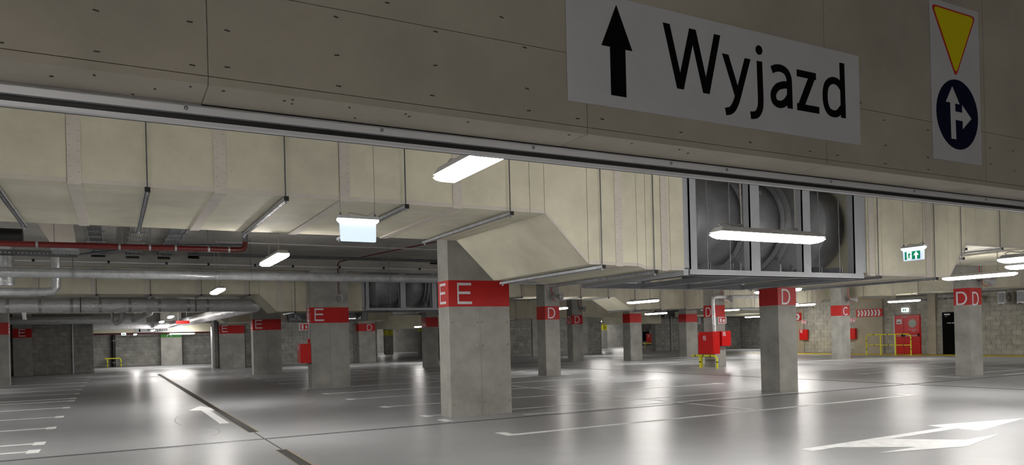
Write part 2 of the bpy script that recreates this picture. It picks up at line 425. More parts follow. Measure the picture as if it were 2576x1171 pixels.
me_n = me_from(box(-0.006, 0.006, -0.004, 0.004, -0.003, 0), 'nail', (0, 0, 0)); fixn(me_n); me_n.materials.append(M('joint_dark'))
off = wpos(bm)
for (x, z) in STAPLES:
    o = bpy.data.objects.new('staple', me_s); COL.objects.link(o); o.parent = bm; o.location = Vector((x, YB, z)) - off
    o.rotation_euler = (0, random.uniform(-0.2, 0.2), 0)
for (x, y) in SOFF:
    o = bpy.data.objects.new('nail', me_n); COL.objects.link(o); o.parent = bm; o.location = Vector((x, y, 2.68)) - off
    o.rotation_euler = (0, 0, random.uniform(0, 3))

gt = thing('gate_track', 'long aluminium gate track fixed under the overhead concrete beam', 'track', (3, 3.64, 2.59))
obj('mounting_channel', box(-8, 14, 3.58, 3.70, 2.634, 2.679), 'steel_white', gt, label='pale upper channel')
obj('recess_shade', box(-8, 14, 3.61, 3.70, 2.606, 2.634), 'black', gt, label='recess between the channels, its shade painted black')  # black strip paints the shade in the gap between the channels
obj('lower_lip', box(-8, 14, 3.59, 3.62, 2.588, 2.606), 'steel_white', gt)
obj('seal_strip', box(0.375, 14, 3.578, 3.60, 2.6745, 2.6795), 'black', gt)
for x in (-0.6, 0.311, 1.217, 2.1, 3.094, 3.563, 4.574, 5.542, 6.514):
    obj('screw', MB().lathe([(-0.006, 0.0001), (-0.006, 0.009), (0, 0.009)], (x, 3.58, 2.655), 'y', 10), 'galvanised', gt)

sg = thing('direction_sign', 'large white Wyjazd sign with black up arrow on the overhead beam', 'sign', (3.34, YB, 2.845))
obj('panel', box(2.153, 4.523, YB-0.005, YB-0.0005, 2.845, 3.455), 'sign_white', sg)
obj('arrow', MB().prism([(2.436,2.911),(2.539,2.911),(2.539,3.176),(2.587,3.176),(2.484,3.413),(2.379,3.176),(2.436,3.176)], planeS(YB), 0.005, 0.008), 'sign_black', sg)
WJ = [[(2.837,3.377),(2.932,3.012),(3.034,3.377),(3.131,3.012),(3.228,3.377)], [(3.286,3.272),(3.384,3.03)], [(3.479,3.272),(3.426,3.138),(3.378,3.02),(3.344,2.958),(3.313,2.930),(3.283,2.924)],
 [(3.576,3.272),(3.578,3.148),(3.579,3.017),(3.566,2.965),(3.537,2.935),(3.491,2.926)], [(3.683,3.236),(3.721,3.252),(3.768,3.256),(3.808,3.243),(3.831,3.215),(3.838,3.173),(3.840,3.011)],
 [(3.838,3.158),(3.785,3.154),(3.728,3.132),(3.695,3.092),(3.695,3.052),(3.718,3.030),(3.760,3.027),(3.805,3.050),(3.838,3.090)],
 [(3.909,3.252),(4.088,3.252),(3.926,3.033),(4.112,3.033)], [(4.347,3.379),(4.349,3.231),(4.351,3.011)],
 [(4.349,3.205),(4.300,3.244),(4.245,3.248),(4.200,3.222),(4.179,3.180),(4.174,3.129),(4.181,3.080),(4.205,3.042),(4.245,3.028),(4.295,3.036),(4.349,3.085)]]
def smooth(p, n=5):
    out = []; q = [Vector(a) for a in p]; q = [q[0]*2-q[1]] + q + [q[-1]*2-q[-2]]
    for i in range(1, len(q)-2):
        for k in range(n):
            t = k/n; out.append(0.5*((2*q[i]) + (q[i+1]-q[i-1])*t + (2*q[i-1]-5*q[i]+4*q[i+1]-q[i+2])*t*t + (-q[i-1]+3*q[i]-3*q[i+1]+q[i+2])*t**3))
    return out + [q[-2]]
def slant(mb, a, b, hw, d):
    mb.prism([(a[0]-hw, a[1]), (a[0]+hw, a[1]), (b[0]+hw, b[1]), (b[0]-hw, b[1])], planeS(YB), 0.005, d)
for grp in ([0], [1, 2], [3], [4, 5], [6], [7, 8]):
    mb = MB()
    for i_ in grp:
        d_ = 0.0075 + 0.0001*i_
        if i_ == 0:
            for k in range(4): slant(mb, WJ[0][k], WJ[0][k+1], 0.0245, d_ + 0.00005*k)
        elif i_ == 1: slant(mb, (3.290, 3.272), (3.386, 3.03), 0.025, d_)
        elif i_ == 2: slant(mb, (3.475, 3.272), (3.388, 3.03), 0.024, d_); ribbon(mb, smooth([(3.392,3.045),(3.375,3.0),(3.350,2.958),(3.322,2.934),(3.283,2.924)]), 0.046, planeS(YB), 0.005, d_+0.00003)
        elif i_ == 6:
            ribbon(mb, [(3.909,3.250),(4.088,3.250)], 0.044, planeS(YB), 0.005, d_); ribbon(mb, [(3.906,3.032),(4.112,3.032)], 0.044, planeS(YB), 0.005, d_); slant(mb, (4.056,3.250), (3.938,3.032), 0.030, d_+0.00003)
        elif i_ == 7: ribbon(mb, WJ[i_], 0.046, planeS(YB), 0.005, d_)
        else: ribbon(mb, smooth(WJ[i_]), 0.046, planeS(YB), 0.005, d_)
    if grp == [3]: mb.prism(ngon_(3.575, 3.342, 0.029), planeS(YB), 0.005, 0.0075)
    obj('letter', mb, 'sign_black', sg)
s2 = thing('traffic_sign', 'tall white sign with yellow yield triangle above blue arrow disc', 'sign', (5.64, YB, 2.83))
obj('panel', box(5.335, 5.955, YB-0.005, YB-0.0005, 2.832, 4.02), 'sign_white', s2)
def rounded(pts, r, n=5):
    out = []; N = len(pts)
    for i in range(N):
        p = Vector(pts[i]); a = (Vector(pts[i-1]) - p).normalized(); b = (Vector(pts[(i+1) % N]) - p).normalized()
        for k in range(n+1):
            t = k / n; q0 = p + a*r*(1-t)**1; q = (p + a*r)*(1-t)**2 + p*2*t*(1-t) + (p + b*r)*t*t
            out.append((q.x, q.y))
    return out
def ngon(cx, cy, r, n=40): return [(cx + r*math.cos(2*PI*k/n), cy + r*math.sin(2*PI*k/n)) for k in range(n)]
obj('triangle_border', MB().prism(rounded([(5.352,3.975),(5.641,3.468),(5.914,3.975)], 0.05), planeS(YB), 0.005, 0.007), 'red_paint', s2, label='red border')
obj('triangle_face', MB().prism(rounded([(5.376,3.962),(5.641,3.497),(5.890,3.962)], 0.045), planeS(YB), 0.007, 0.009), 'yellow_sign', s2, label='yellow triangle')
obj('disc', MB().prism(ngon(5.652, 3.19, 0.264), planeS(YB), 0.005, 0.007), 'navy', s2, label='dark blue disc')
GLY = [(5.588, 3.395), (5.502, 3.27), (5.557, 3.27), (5.563, 3.0), (5.623, 3.0), (5.619, 3.147), (5.711, 3.147), (5.711, 3.087), (5.826, 3.177), (5.708, 3.268), (5.708, 3.21), (5.619, 3.21), (5.619, 3.27), (5.677, 3.27)]
obj('arrows', MB().prism(GLY, planeS(YB), 0.007, 0.009), 'sign_white', s2, label='white straight and right arrows')

# ------------------------------------------------------------------ pillars
BZ0, BZ1 = 2.225, 2.755
def pillar(label, x0, x1, y0, y1, letters=(), band='red_paint', cat='pillar', m='concrete', seams=False, bz=(BZ0, BZ1)):
    t = thing('pillar', label, cat, ((x0+x1)/2, (y0+y1)/2, 0))
    top = 4.019 if (25.3 < y1 < 26.3 and x0 < 16) else (3.749 if (37.5 < y0 < 39.2 or 50.2 < y0 < 51.6) else ZC)
    obj('shaft', box(x0, x1, y0, y1, 0, top), m, t)
    if band: obj('painted_band', box(x0-0.003, x1+0.003, y0-0.003, y1+0.003, bz[0], bz[1]), band, t, label='red painted band' if band == 'red_paint' else 'painted band')
    for (kind, ch, u, wd, z, h, mm) in letters:
        if kind == 'S': letter(ch, mm, t, 'S', x0+u, y0-0.004, z, h, wd)
        else: letter(ch, mm, t, 'W', x0-0.004, y1-u, z, h, wd)
    if seams:
        for sx in seams: obj('cast_seam', MB().tube([(sx, y0-0.0005, 0.01), (sx+0.008, y0-0.0005, 0.7), (sx-0.003, y0-0.0005, 1.5), (sx, y0-0.0005, 2.21)], 0.006, 6), 'stain', t)
    return t
WP = 'white_paint'
p0 = pillar('nearest broad concrete pillar with red band lettered E on two faces', 5.93, 7.30, 13.6, 14.13, [('S','E',0.19,0.32,2.275,0.43,WP), ('W','E',0.10,0.30,2.285,0.42,WP)], seams=(6.61,))
for (x, z) in ((6.0,0.25),(6.56,0.27),(6.68,0.27),(7.25,0.27),(6.0,1.90),(6.55,1.9),(6.66,1.9),(7.24,1.9),(6.54,1.42),(6.67,1.42),(7.25,1.43)):
    obj('tie_hole', MB().lathe([(-0.006, 0.012), (-0.006, 0.022), (0.0, 0.026)], (x, 13.6, z), 'y', 12), 'stain', p0)
obj('tie_plug', MB().lathe([(-0.012, 0.0001), (-0.01, 0.02), (0, 0.034)], (6.54, 13.6, 1.43), 'y', 12), 'plastic_grey', p0)
p1 = pillar('broad concrete pillar with E band, loudspeaker and red cabinet on its side', 5.97, 7.29, 25.5, 26.05, [('S','E',0.14,0.32,2.29,0.43,WP), ('W','E',0.12,0.28,2.29,0.42,WP)], seams=(6.62,))
pillar('broad concrete pillar with E band behind the foil duct end', 6.14, 7.50, 38.4, 39.0, [('S','E',0.12,0.34,2.3,0.43,WP), ('W','E',0.12,0.3,2.3,0.42,WP)], seams=(6.8,))
p3 = pillar('farthest pillar lettered E, with small white sign below its band', 6.02, 7.52, 50.3, 50.9, [('S','E',0.14,0.34,2.33,0.43,WP)], seams=(6.75,))
obj('small_sign', box(6.21, 6.64, 50.285, 50.299, 2.055, 2.205), 'sign_white', p3, label='small white direction plate')
text('lettering', 'Wyjazd', 'sign_black', p3, 'S', 6.34, 50.283, 2.10, 0.06, width=0.27)
pF = pillar('dim pillar with red band at the left edge of the picture', -5.65, -4.02, 39.1, 39.7, [('S','E',0.3,0.34,2.3,0.43,WP)])
for zz in (2.32, 2.46, 2.60): obj('letter_edge', box(-4.017, -4.012, 39.24, 39.54, zz, zz+0.06), WP, pF)
pillar('dim pillar with E band set against the grey block wall', -5.08, -4.18, 51.4, 51.95, [('S','E',0.30,0.32,2.3,0.43,WP)])
pA = pillar('far pillar with green band at the end of the lane', 3.35, 4.86, 64.4, 65.2, [('S','A',0.42,0.36,2.26,0.4,WP)], band='green_band', bz=(2.19, 2.6))
# D row
pillar('slim concrete pillar with D band just below the fan frame', 14.94, 15.60, 13.35, 13.97, [('S','D',0.13,0.33,2.24,0.40,WP)])
pillar('slim concrete pillar with D band and loudspeaker, right of the nearest pillar', 15.07, 15.74, 25.1, 25.75, [('S','D',0.13,0.36,2.27,0.43,WP)])
pillar('slim concrete pillar with red band showing beside the nearest pillar', 15.15, 15.85, 37.9, 38.6)
pillar('dim D pillar seen low beneath the farther fan unit', 15.35, 16.55, 51.2, 51.85, [('S','D',0.6,0.4,2.27,0.43,WP)])
pillar('pale pillar lettered D on both faces beyond the loudspeaker pillar', 24.10, 24.82, 37.0, 37.6, [('S','D',0.16,0.38,2.28,0.43,WP), ('W','D',0.1,0.36,2.28,0.43,WP)])
pD3 = pillar('D pillar with foil-wrapped pipe and red fire cabinets', 23.5, 24.15, 24.6, 25.25, [('W','D',0.14,0.36,2.25,0.42,WP)])
pillar('bright pillar with D on both faces near the right edge', 23.56, 24.19, 13.5, 14.0, [('S','D',0.13,0.36,2.20,0.43,WP), ('W','D',0.08,0.36,2.23,0.42,WP)])
pillar('pillar lettered C in front of the fire cabinet wall', 32.62, 33.25, 25.1, 25.72, [('S','C',0.14,0.36,2.24,0.43,WP)])
pillar('plain red-banded pillar left of the pale header board', 26.75, 27.6, 34.9, 35.6)
pillar('plain red-banded pillar between the block walls, beyond the cabinet', 32.55, 33.5, 36.6, 37.3)
pillar('small far pillar with yellow band lettered C', 26.3, 27.2, 77.9, 78.5, [('S','C',0.38,0.36,2.13,0.4,'sign_black')], band='yellow_band', bz=(2.05, 2.6))
pY = pillar('small far pillar with yellow band and narrow notice', 23.35, 24.2, 59.9, 60.5, band='yellow_band', bz=(2.2, 2.75))
obj('notice', box(23.62, 23.86, 59.88, 59.897, 1.1, 1.8), 'sign_white', pY, label='white notice sheet')
pillar('small far pillar with yellow band lettered B', 46.75, 47.45, 66.0, 66.6, [('S','B',0.22,0.34,2.12,0.38,'sign_black')], band='yellow_band', bz=(2.02, 2.6))
pillar('far pillar with yellow E band behind the small distant cabinet', 48.4, 49.3, 58.9, 59.6, [('S','E',0.1,0.34,2.0,0.38,'sign_black')], band='yellow_band', bz=(1.9, 2.5))

# ------------------------------------------------------------------ downstand beam with openings
cb = thing('downstand_beam', 'dark concrete downstand beam with rectangular service openings', 'beam', (3, 25.5, 4.02))
holes = [(-0.51, -0.13, 4.30, 4.50), (0.41, 0.78, 4.28, 4.50), (1.29, 1.65, 4.28, 4.48), (2.16, 2.50, 4.32, 4.50), (10.4, 10.9, 4.34, 4.53)]
mb = MB(); mb.box(-24, 16, 25.5, 26.0, 4.02, 4.28); x = -24
for h in holes:
    mb.box(x, h[0], 25.5, 26.0, 4.28, ZC); mb.box(h[0], h[1], 25.5, 26.0, h[3], ZC)
    if h[2] > 4.281: mb.box(h[0], h[1], 25.5, 26.0, 4.28, h[2])
    x = h[1]
mb.box(x, 16, 25.5, 26.0, 4.28, ZC)
obj('web', mb, 'concrete_dark', cb)
for k, (yb, lab) in enumerate(((38.5, 'concrete downstand beam above the second line of far pillars'), (50.35, 'concrete downstand beam above the farthest E pillar'))):
    t = thing('downstand_beam', lab, 'beam', (3, yb, 3.6)); obj('web', box(-24, 24, yb, yb+0.4, 3.75, ZC), 'concrete_dark', t)

# ------------------------------------------------------------------ cream duct runs
def zprof(P, x):
    for (a, za), (b, zb) in zip(P, P[1:]):
        if a <= x <= b: return za + (zb - za) * (x - a) / (b - a) if b > a else zb
    return P[-1][1]
def duct(label, P, Yf, Yb, ztop, cuts, strips):
    t = thing('air_duct', label, 'duct', ((P[0][0]+P[-1][0])/2, (Yf+Yb)/2, min(p[1] for p in P)))
    core = [(a, z+0.03) for a, z in P]; core[0] = (P[0][0]+0.04, core[0][1]); core[-1] = (P[-1][0]-0.04, core[-1][1]); core += [(P[-1][0]-0.04, ztop-0.02), (P[0][0]+0.04, ztop-0.02)]
    obj('core', MB().prism(core, planeS(Yf+0.03), 0, -(Yb-Yf-0.06)), 'duct_gap', t)
    bps = sorted(set([p[0] for p in P] + list(cuts)))
    g = 0.004
    for a, b in zip(bps, bps[1:]):
        if b - a < 0.03: continue
        za, zb = zprof(P, a), zprof(P, b)
        obj('side_panel', MB().prism([(a+g, za), (b-g, zb), (b-g, ztop), (a+g, ztop)], planeS(Yf), 0, -0.035), 'cream_board', t)
        obj('bottom_panel', MB().prism([(a+g, za), (b-g, zb), (b-g, zb+0.035), (a+g, za+0.035)], planeS(Yf+0.04), 0, -(Yb-Yf-0.04)), 'cream_board', t)
    obj('back_panel', MB().prism([(a, z) for a, z in P] + [(P[-1][0], ztop), (P[0][0], ztop)], planeS(Yb), 0.035, 0), 'cream_board', t)
    for xe, sgn in ((P[0][0], -1), (P[-1][0], 1)):
        obj('end_panel', box(xe, xe - sgn*0.03, Yf+0.04, Yb-0.04, zprof(P, xe)+0.036, ztop-0.01), 'cream_board', t)
    if Yf < 20:
        for a, b in zip(bps, bps[1:]):
            if b - a > 0.1:
                za, zb = zprof(P, a), zprof(P, b)
                obj('edge_trim', MB().prism([(a+g, za), (b-g, zb), (b-g, zb+0.05), (a+g, za+0.05)], planeS(Yf), 0, 0.006), 'pink_strip', t)
    for s in strips:
        if isinstance(s, tuple): a, b = s
        else: a, b = s-0.06, s+0.07
        za, zb = zprof(P, a), zprof(P, b)
        if Yf < 20:
            nb = MB(); z_ = za + 0.06
            while z_ < ztop:
                nb.box(a+0.015, a+0.032, Yf-0.0165, Yf-0.014, z_, z_+0.004); nb.box(b-0.032, b-0.015, Yf-0.0165, Yf-0.014, z_+0.05, z_+0.054); z_ += 0.11
            obj('nails', nb, 'rust_edge', t, kind='stuff')
        obj('cover_strip', MB().prism([(a, za-0.014), (b, zb-0.014), (b, ztop), (a, ztop)], planeS(Yf-0.014), 0, -0.014)
            .prism([(a, za-0.014), (b, zb-0.014), (b, zb), (a, za)], planeS(Yf), 0, -(Yb-Yf+0.014)), 'pink_strip', t)
    return t
def hanger(label, x, Yf, Yb, z, perforated=True, dy=0.05, group=None, light=False):
    t = thing('duct_hanger', label, 'hanger', (x, (Yf+Yb)/2, z-0.05), group)
    w_ = 0.024; y0, y1 = Yf-0.09, Yb+0.14; zb = z - 0.062
    mb = MB(); mb.box(x-w_, x-w_+0.004, y0, y1, zb, z-0.016); mb.box(x+w_-0.004, x+w_, y0, y1, zb, z-0.016); mb.box(x-w_, x+w_, y0, y1, z-0.019, z-0.016)
    if perforated:
        n = int((y1-y0)/0.075)
        for i in range(n): mb.box(x-w_, x+w_, y0+i*0.075, y0+i*0.075+0.04, zb, zb+0.003)
        mb.box(x-w_, x-w_+0.012, y0, y1, zb, zb+0.003); mb.box(x+w_-0.012, x+w_, y0, y1, zb, zb+0.003)
    else: mb.box(x-w_, x+w_, y0, y1, zb, zb+0.003)
    obj('rail', mb, 'galvanised', t)
    obj('end_cap', box(x-w_-0.004, x+w_+0.004, y0-0.006, y0+0.01, zb-0.004, z-0.012), 'black', t)
    obj('rod', MB().tube([(x, Yf-0.045, zb-0.02), (x, Yf-0.045, ZC)], 0.008, 6), 'steel_dark', t)
    obj('rod', MB().tube([(x, Yb+0.06, zb-0.02), (x, Yb+0.06, ZC)], 0.008, 6), 'steel_dark', t)
    obj('nut', MB().tube([(x, Yf-0.045, zb-0.03), (x, Yf-0.045, zb)], 0.014, 6), 'galvanised', t)
    obj('nut', MB().tube([(x, Yb+0.06, zb-0.03), (x, Yb+0.06, zb)], 0.014, 6), 'galvanised', t)
    return t
D1F, D1B, DT = 9.0, 12.06, 4.42
PA = [(-6.0,3.325),(5.44,3.335),(6.17,2.63),(7.07,2.62),(7.24,2.575),(8.0,2.575)]
duct('large near cream board duct sloping down towards the fan unit', PA, D1F, D1B, DT, (-3.0,-1.65,-0.38,1.08,2.5,4.03,5.2,6.69,7.54,7.72), [-3.1,-1.7,-0.32,1.12,2.56,4.08,6.72,(7.54,7.66)])
PB = [(12.45,2.575),(15.0,2.575),(15.62,3.25),(22.0,3.25)]
duct('near cream duct right of the fan unit, stepping up at its far end', PB, D1F, D1B, DT, (12.9,14.25,14.5,15.4,16.0,16.8,18.2,19.6), [(12.5,12.66),(14.25,14.40),17.9])
dtt = [('perforated duct rail cut by the left edge of the picture',-1.03),('perforated duct rail second from the left edge',0.37),('perforated duct rail just above the left hanging lamp',1.84),('duct rail behind the blank lit sign',3.34),('duct rail right above the nearest pillar',4.86)]
for lab, x in dtt: hanger(lab, x, D1F, D1B, 3.33, perforated=(x < 3))
obj_r = hanger('duct rail under the low step, above the D pillars', 6.38, D1F, D1B, 2.63, False)
hanger('duct rail just left of the fan frame', 7.36, D1F, D1B, 2.575, False)
hanger('duct rail end just right of the fan frame', 12.72, D1F, D1B, 2.575, False)
hanger('duct rail with double rods right of the lit running-man sign', 14.47, D1F, D1B, 2.575, False)
hanger('short duct rail at the foot of the right-hand duct step', 15.38, D1F, D1B, 3.0, False)
hanger('perforated rail under the raised right-hand duct', 16.0, D1F+0.3, D1B, 3.25, True)
hanger('duct rail hanging from the raised duct near the right edge', 16.8, D1F, D1B, 3.25, False)
# second run
D2F, D2B = 26.2, 28.0
def run(label1, label2, F, B, top, hl, zoff=0.0):
    P1 = [(-16,3.18+zoff),(4.42,3.25+zoff),(5.0,2.66+zoff),(8.0,2.66+zoff)]
    P2 = [(12.45,2.66+zoff),(13.6,2.66+zoff),(14.0,3.2+zoff),(19.28,3.2+zoff),(20.2,2.66+zoff),(27.5,2.72+zoff),(32.1,2.75+zoff),(32.8,3.2+zoff),(36.0,3.2+zoff)]
    st = []; 
    x = -14.0
    cuts1 = [x + 1.5*k for k in range(14)] ; cuts2 = [14 + 1.45*k for k in range(18)]
    duct(label1, P1, F, B, top, cuts1, [c for c in cuts1 if c < 4.1] + [(5.05,5.2),(6.45,6.6)])
    duct(label2, P2, F, B, top, cuts2, [c + 0.7 for c in cuts2 if c < 35])
    ORD = ['first', 'second', 'third', 'fourth', 'fifth', 'sixth', 'seventh', 'eighth', 'ninth', 'tenth', 'eleventh', 'twelfth', 'thirteenth', 'fourteenth', 'fifteenth', 'sixteenth', 'seventeenth']
    if hl[0]:
        for k in range(7):
            x = -1.9 + 1.5*k
            hanger(hl[0] % ORD[k], x, F, B, zprof(P1, x), False)
    for k in range(hl[2]):
        x = 14.62 + 1.43*k
        if x > 31.8: break
        hanger(hl[1] % ORD[k], x, F, B, zprof(P2, x), False)
run('farther cream duct crossing behind the silver pipe', 'farther cream duct crossing behind the D pillars', D2F, D2B, 4.4, ('%s duct rail from the left under the farther cream duct', '%s duct rail to the right of the nearest pillar, under farther duct', 17))
run('dim third cream duct far down the garage', 'third cream duct glimpsed under the farther duct', 39.8, 41.6, 4.0, (None, '%s duct rail under the third duct, counted from the nearest pillar', 6))
t = thing('header_board', 'pale cream header board above the passage beside the block wall', 'board', (38, 49.6, 2.36))
obj('board', box(35.3, 41.3, 49.55, 49.75, 2.36, 3.12), 'cream_board', t)
for x_, y_ in ((36, 49.65), (40, 49.65)): obj('rod', MB().tube([(x_, y_, 3.1), (x_, y_, ZC)], 0.012, 5), 'steel_dark', t)
t = thing('header_board', 'cream header board over the passage at the end of the lane', 'board', (2.3, 58, 2.5))
obj('board', box(-1.6, 6.9, 57.4, 57.7, 2.50, 3.1), 'cream_board', t)
for x_, y_ in ((0, 57.55), (5, 57.55)): obj('rod', MB().tube([(x_, y_, 3.08), (x_, y_, ZC)], 0.012, 5), 'steel_dark', t)
t = thing('header_board', 'wide cream header under the farther fan, with sloped shadow edge', 'board', (20, 56, 2.4))
obj('board', box(17.0, 25.6, 53.0, 53.3, 2.36, 3.4), 'cream_board', t)
for x_, y_ in ((18, 53.15), (24, 53.15)): obj('rod', MB().tube([(x_, y_, 3.38), (x_, y_, ZC)], 0.012, 5), 'steel_dark', t)

t = thing('air_duct', 'cream duct run coming forward above the red door, toward the right edge', 'duct', (35, 16, 3.2))
obj('core', box(34.04, 35.96, 5.0, 26.1, 3.24, 4.38), 'duct_gap', t)
k_ = 0
y_ = 26.15
while y_ > 5.2:
    L_ = 1.47; a_, b_ = y_ - L_ + 0.004, y_ - 0.004
    obj('side_panel', box(34.0, 34.035, a_, b_, 3.2, 4.4), 'cream_board', t); obj('bottom_panel', box(34.04, 35.99, a_, b_, 3.2, 3.235), 'cream_board', t)
    if k_ % 2: obj('cover_strip', MB().box(33.986, 34.0, a_-0.07, a_+0.06, 3.186, 4.4).box(33.986, 36.0, a_-0.07, a_+0.06, 3.186, 3.2), 'pink_strip', t)
    else:
        obj('rod', MB().tube([(33.93, a_+0.1, 3.1), (33.93, a_+0.1, ZC)], 0.012, 6), 'steel_dark', t); obj('support_rail', box(33.86, 36.15, a_+0.075, a_+0.125, 3.13, 3.185), 'galvanised', t)
    y_ -= L_; k_ += 1
# ------------------------------------------------------------------ fan units
def fan(label, Y0, zb, depth=3.05, R=0.87, detail=True):
    t = thing('duct_fan', label, 'fan', (10.2, Y0+1.5, zb))
    Yc = Y0+1.22; zc = zb+1.06
    X = lambda a: a - 10.2
    def lat(name, prof, m): return obj(name, MB().lathe([(X(a), r) for a, r in prof], (10.2, Yc, zc), 'x', 56), m, t)
    lat('casing', [(8.1,0.1),(8.1,R),(8.62,R),(8.63,R+0.006),(8.66,R+0.006),(8.67,R),(9.63,R),(9.63,R-0.1)], 'fan_steel')
    lat('flange', [(9.63,R-0.1),(9.63,R+0.07),(9.665,R+0.07),(9.665,R-0.05),(9.74,R-0.05),(9.74,R+0.05),(9.77,R+0.05),(9.77,R-0.1)], 'fan_steel')
    lat('motor_casing', [(9.77,R-0.1),(9.77,R-0.04),(10.62,R-0.04),(10.62,R-0.1)], 'fan_steel')
    lat('flange', [(10.62,R-0.1),(10.62,R+0.04),(10.65,R+0.04),(10.65,R-0.04),(10.74,R-0.04),(10.74,R+0.08),(10.775,R+0.08),(10.775,R-0.1)], 'fan_steel')
    lat('outlet_casing', [(10.775,R-0.05),(10.775,R),(11.75,R),(11.76,R+0.006),(11.79,R+0.006),(11.8,R),(12.28,R),(12.28,0.1)], 'fan_steel')
    if detail:
        for fx, rr in ((9.63, R+0.045), (10.62, R+0.012), (10.74, R+0.055)):
            mbb = MB()
            for k in range(20):
                a = 2*PI*(k+0.5)/20
                mbb.lathe([(-0.014, 0.001), (-0.014, 0.011), (0.0, 0.011)], (fx, Yc+rr*math.cos(a), zc+rr*math.sin(a)), 'x', 6)
            obj('bolt_ring', mbb, 'galvanised', t)
        for (cx, ang) in ((9.98, 0.62), (10.25, 0.62), (9.98, -0.62), (10.25, -0.62)):
            y = Yc-(R-0.02)*math.cos(ang); z = zc+(R-0.02)*math.sin(ang)
            obj('clip', box(cx-0.03, cx+0.03, y-0.03, y+0.03, z-0.035, z+0.035), 'galvanised', t)
    for fx in (9.70, 10.69):     # saddle brackets
        pts = [(Yc-0.75, zb+0.12), (Yc-0.75, zb+0.28), (Yc-0.55, zb+0.45)]
        for k in range(9):
            a = PI + 0.72 + (PI-1.44)*k/8
            pts.append((Yc+R*1.0*math.cos(a), zc+R*1.0*math.sin(a)))
        pts += [(Yc+0.55, zb+0.45), (Yc+0.75, zb+0.28), (Yc+0.75, zb+0.12)]
        obj('saddle_bracket', MB().prism(pts, lambda u, v, d: (d, u, v), fx-0.02, fx+0.02), 'fan_steel', t)
    if detail:
        for fx in (9.80, 10.79):
            pts = []
            for k in range(60): pts.append((fx+0.028*math.cos(k*0.9), Y0+0.32+0.028*math.sin(k*0.9), zb+0.10+k*0.0024))
            obj('spring', MB().tube(pts, 0.006, 5), 'galvanised', t)
            obj('spring_cap', MB().lathe([(0, 0.001), (0, 0.03), (0.02, 0.03), (0.02, 0.001)], (fx, Y0+0.32, zb+0.245), 'z', 12), 'galvanised', t)
    for fx in (8.62, 9.12, 11.3, 11.85):
        obj('support_rail', MB().box(fx-0.03, fx-0.024, Y0+0.1, Y0+2.5, zb+0.1, zb+0.22).box(fx+0.024, fx+0.03, Y0+0.1, Y0+2.5, zb+0.1, zb+0.22).box(fx-0.03, fx+0.03, Y0+0.1, Y0+2.5, zb+0.1, zb+0.106), 'galvanised', t)
        obj('support_rod', MB().tube([(fx, Y0+0.13, zb+0.03), (fx, Y0+0.13, ZC)], 0.008, 6), 'galvanised', t)
    Yr = Y0 + depth
    for i, (a, b) in enumerate(((8.12, 8.27), (9.45, 9.68), (10.72, 10.93), (12.10, 12.34))):
        obj('post', MB().box(a, b, Y0, Y0+0.02, zb+0.1, 4.40).box(a, a+0.02, Y0, Y0+0.14, zb+0.1, 4.40), 'frame_grey', t)
        obj('post', box(a, a+0.12, Yr-0.14, Yr, zb+0.1, 4.40), 'frame_grey', t)
    obj('bottom_beam', MB().box(8.12, 12.36, Y0, Y0+0.02, zb, zb+0.1).box(8.12, 12.36, Y0, Y0+0.12, zb, zb+0.012), 'frame_grey', t)
    obj('bottom_beam', MB().box(8.12, 12.36, Yr-0.12, Yr, zb, zb+0.1), 'frame_grey', t)
    obj('top_beam', box(8.12, 12.36, Y0, Y0+0.1, 4.32, 4.42), 'frame_grey', t)
    obj('top_beam', box(8.12, 12.36, Yr-0.1, Yr, 4.32, 4.42), 'frame_grey', t)
    for a in (8.0, 9.45, 10.7, 12.24):
        obj('cross_beam', box(a, a+0.10, Y0+0.021, Yr-0.12, zb+0.003, zb+0.10), 'frame_grey', t)
    obj('side_plate', box(8.0, 8.12, Y0+0.02, Y0+0.04, zb+0.12, 4.40), 'frame_grey', t)
    obj('side_plate', box(12.36, 12.45, Y0+0.02, Y0+0.04, zb+0.12, 4.40), 'frame_grey', t)
    if detail:
        obj('power_cable', MB().tube([(9.9, Yc-0.35, 4.50), (9.93, Yc-0.4, 4.40), (10.0, Yc-0.45, 4.33), (10.15, Yc-0.5, 4.295), (10.3, Yc-0.5, 4.30), (10.42, Yc-0.4, 4.33)], 0.022, 8), 'cable_orange', t, label='orange cable')
        obj('terminal_box', box(10.5, 10.8, Yc-0.3, Yc-0.05, 4.35, 4.5), 'plastic_grey', t)
    return t
fan('big round grey duct fan in a pale steel frame overhead', 9.0, 2.50)
fan('dark round duct fan in steel frame behind the silver pipe', 26.2, 2.66, depth=1.9, detail=False)
fan('small dim duct fan frame seen left of the cabinet pillar', 39.8, 2.66, depth=1.9, detail=False)

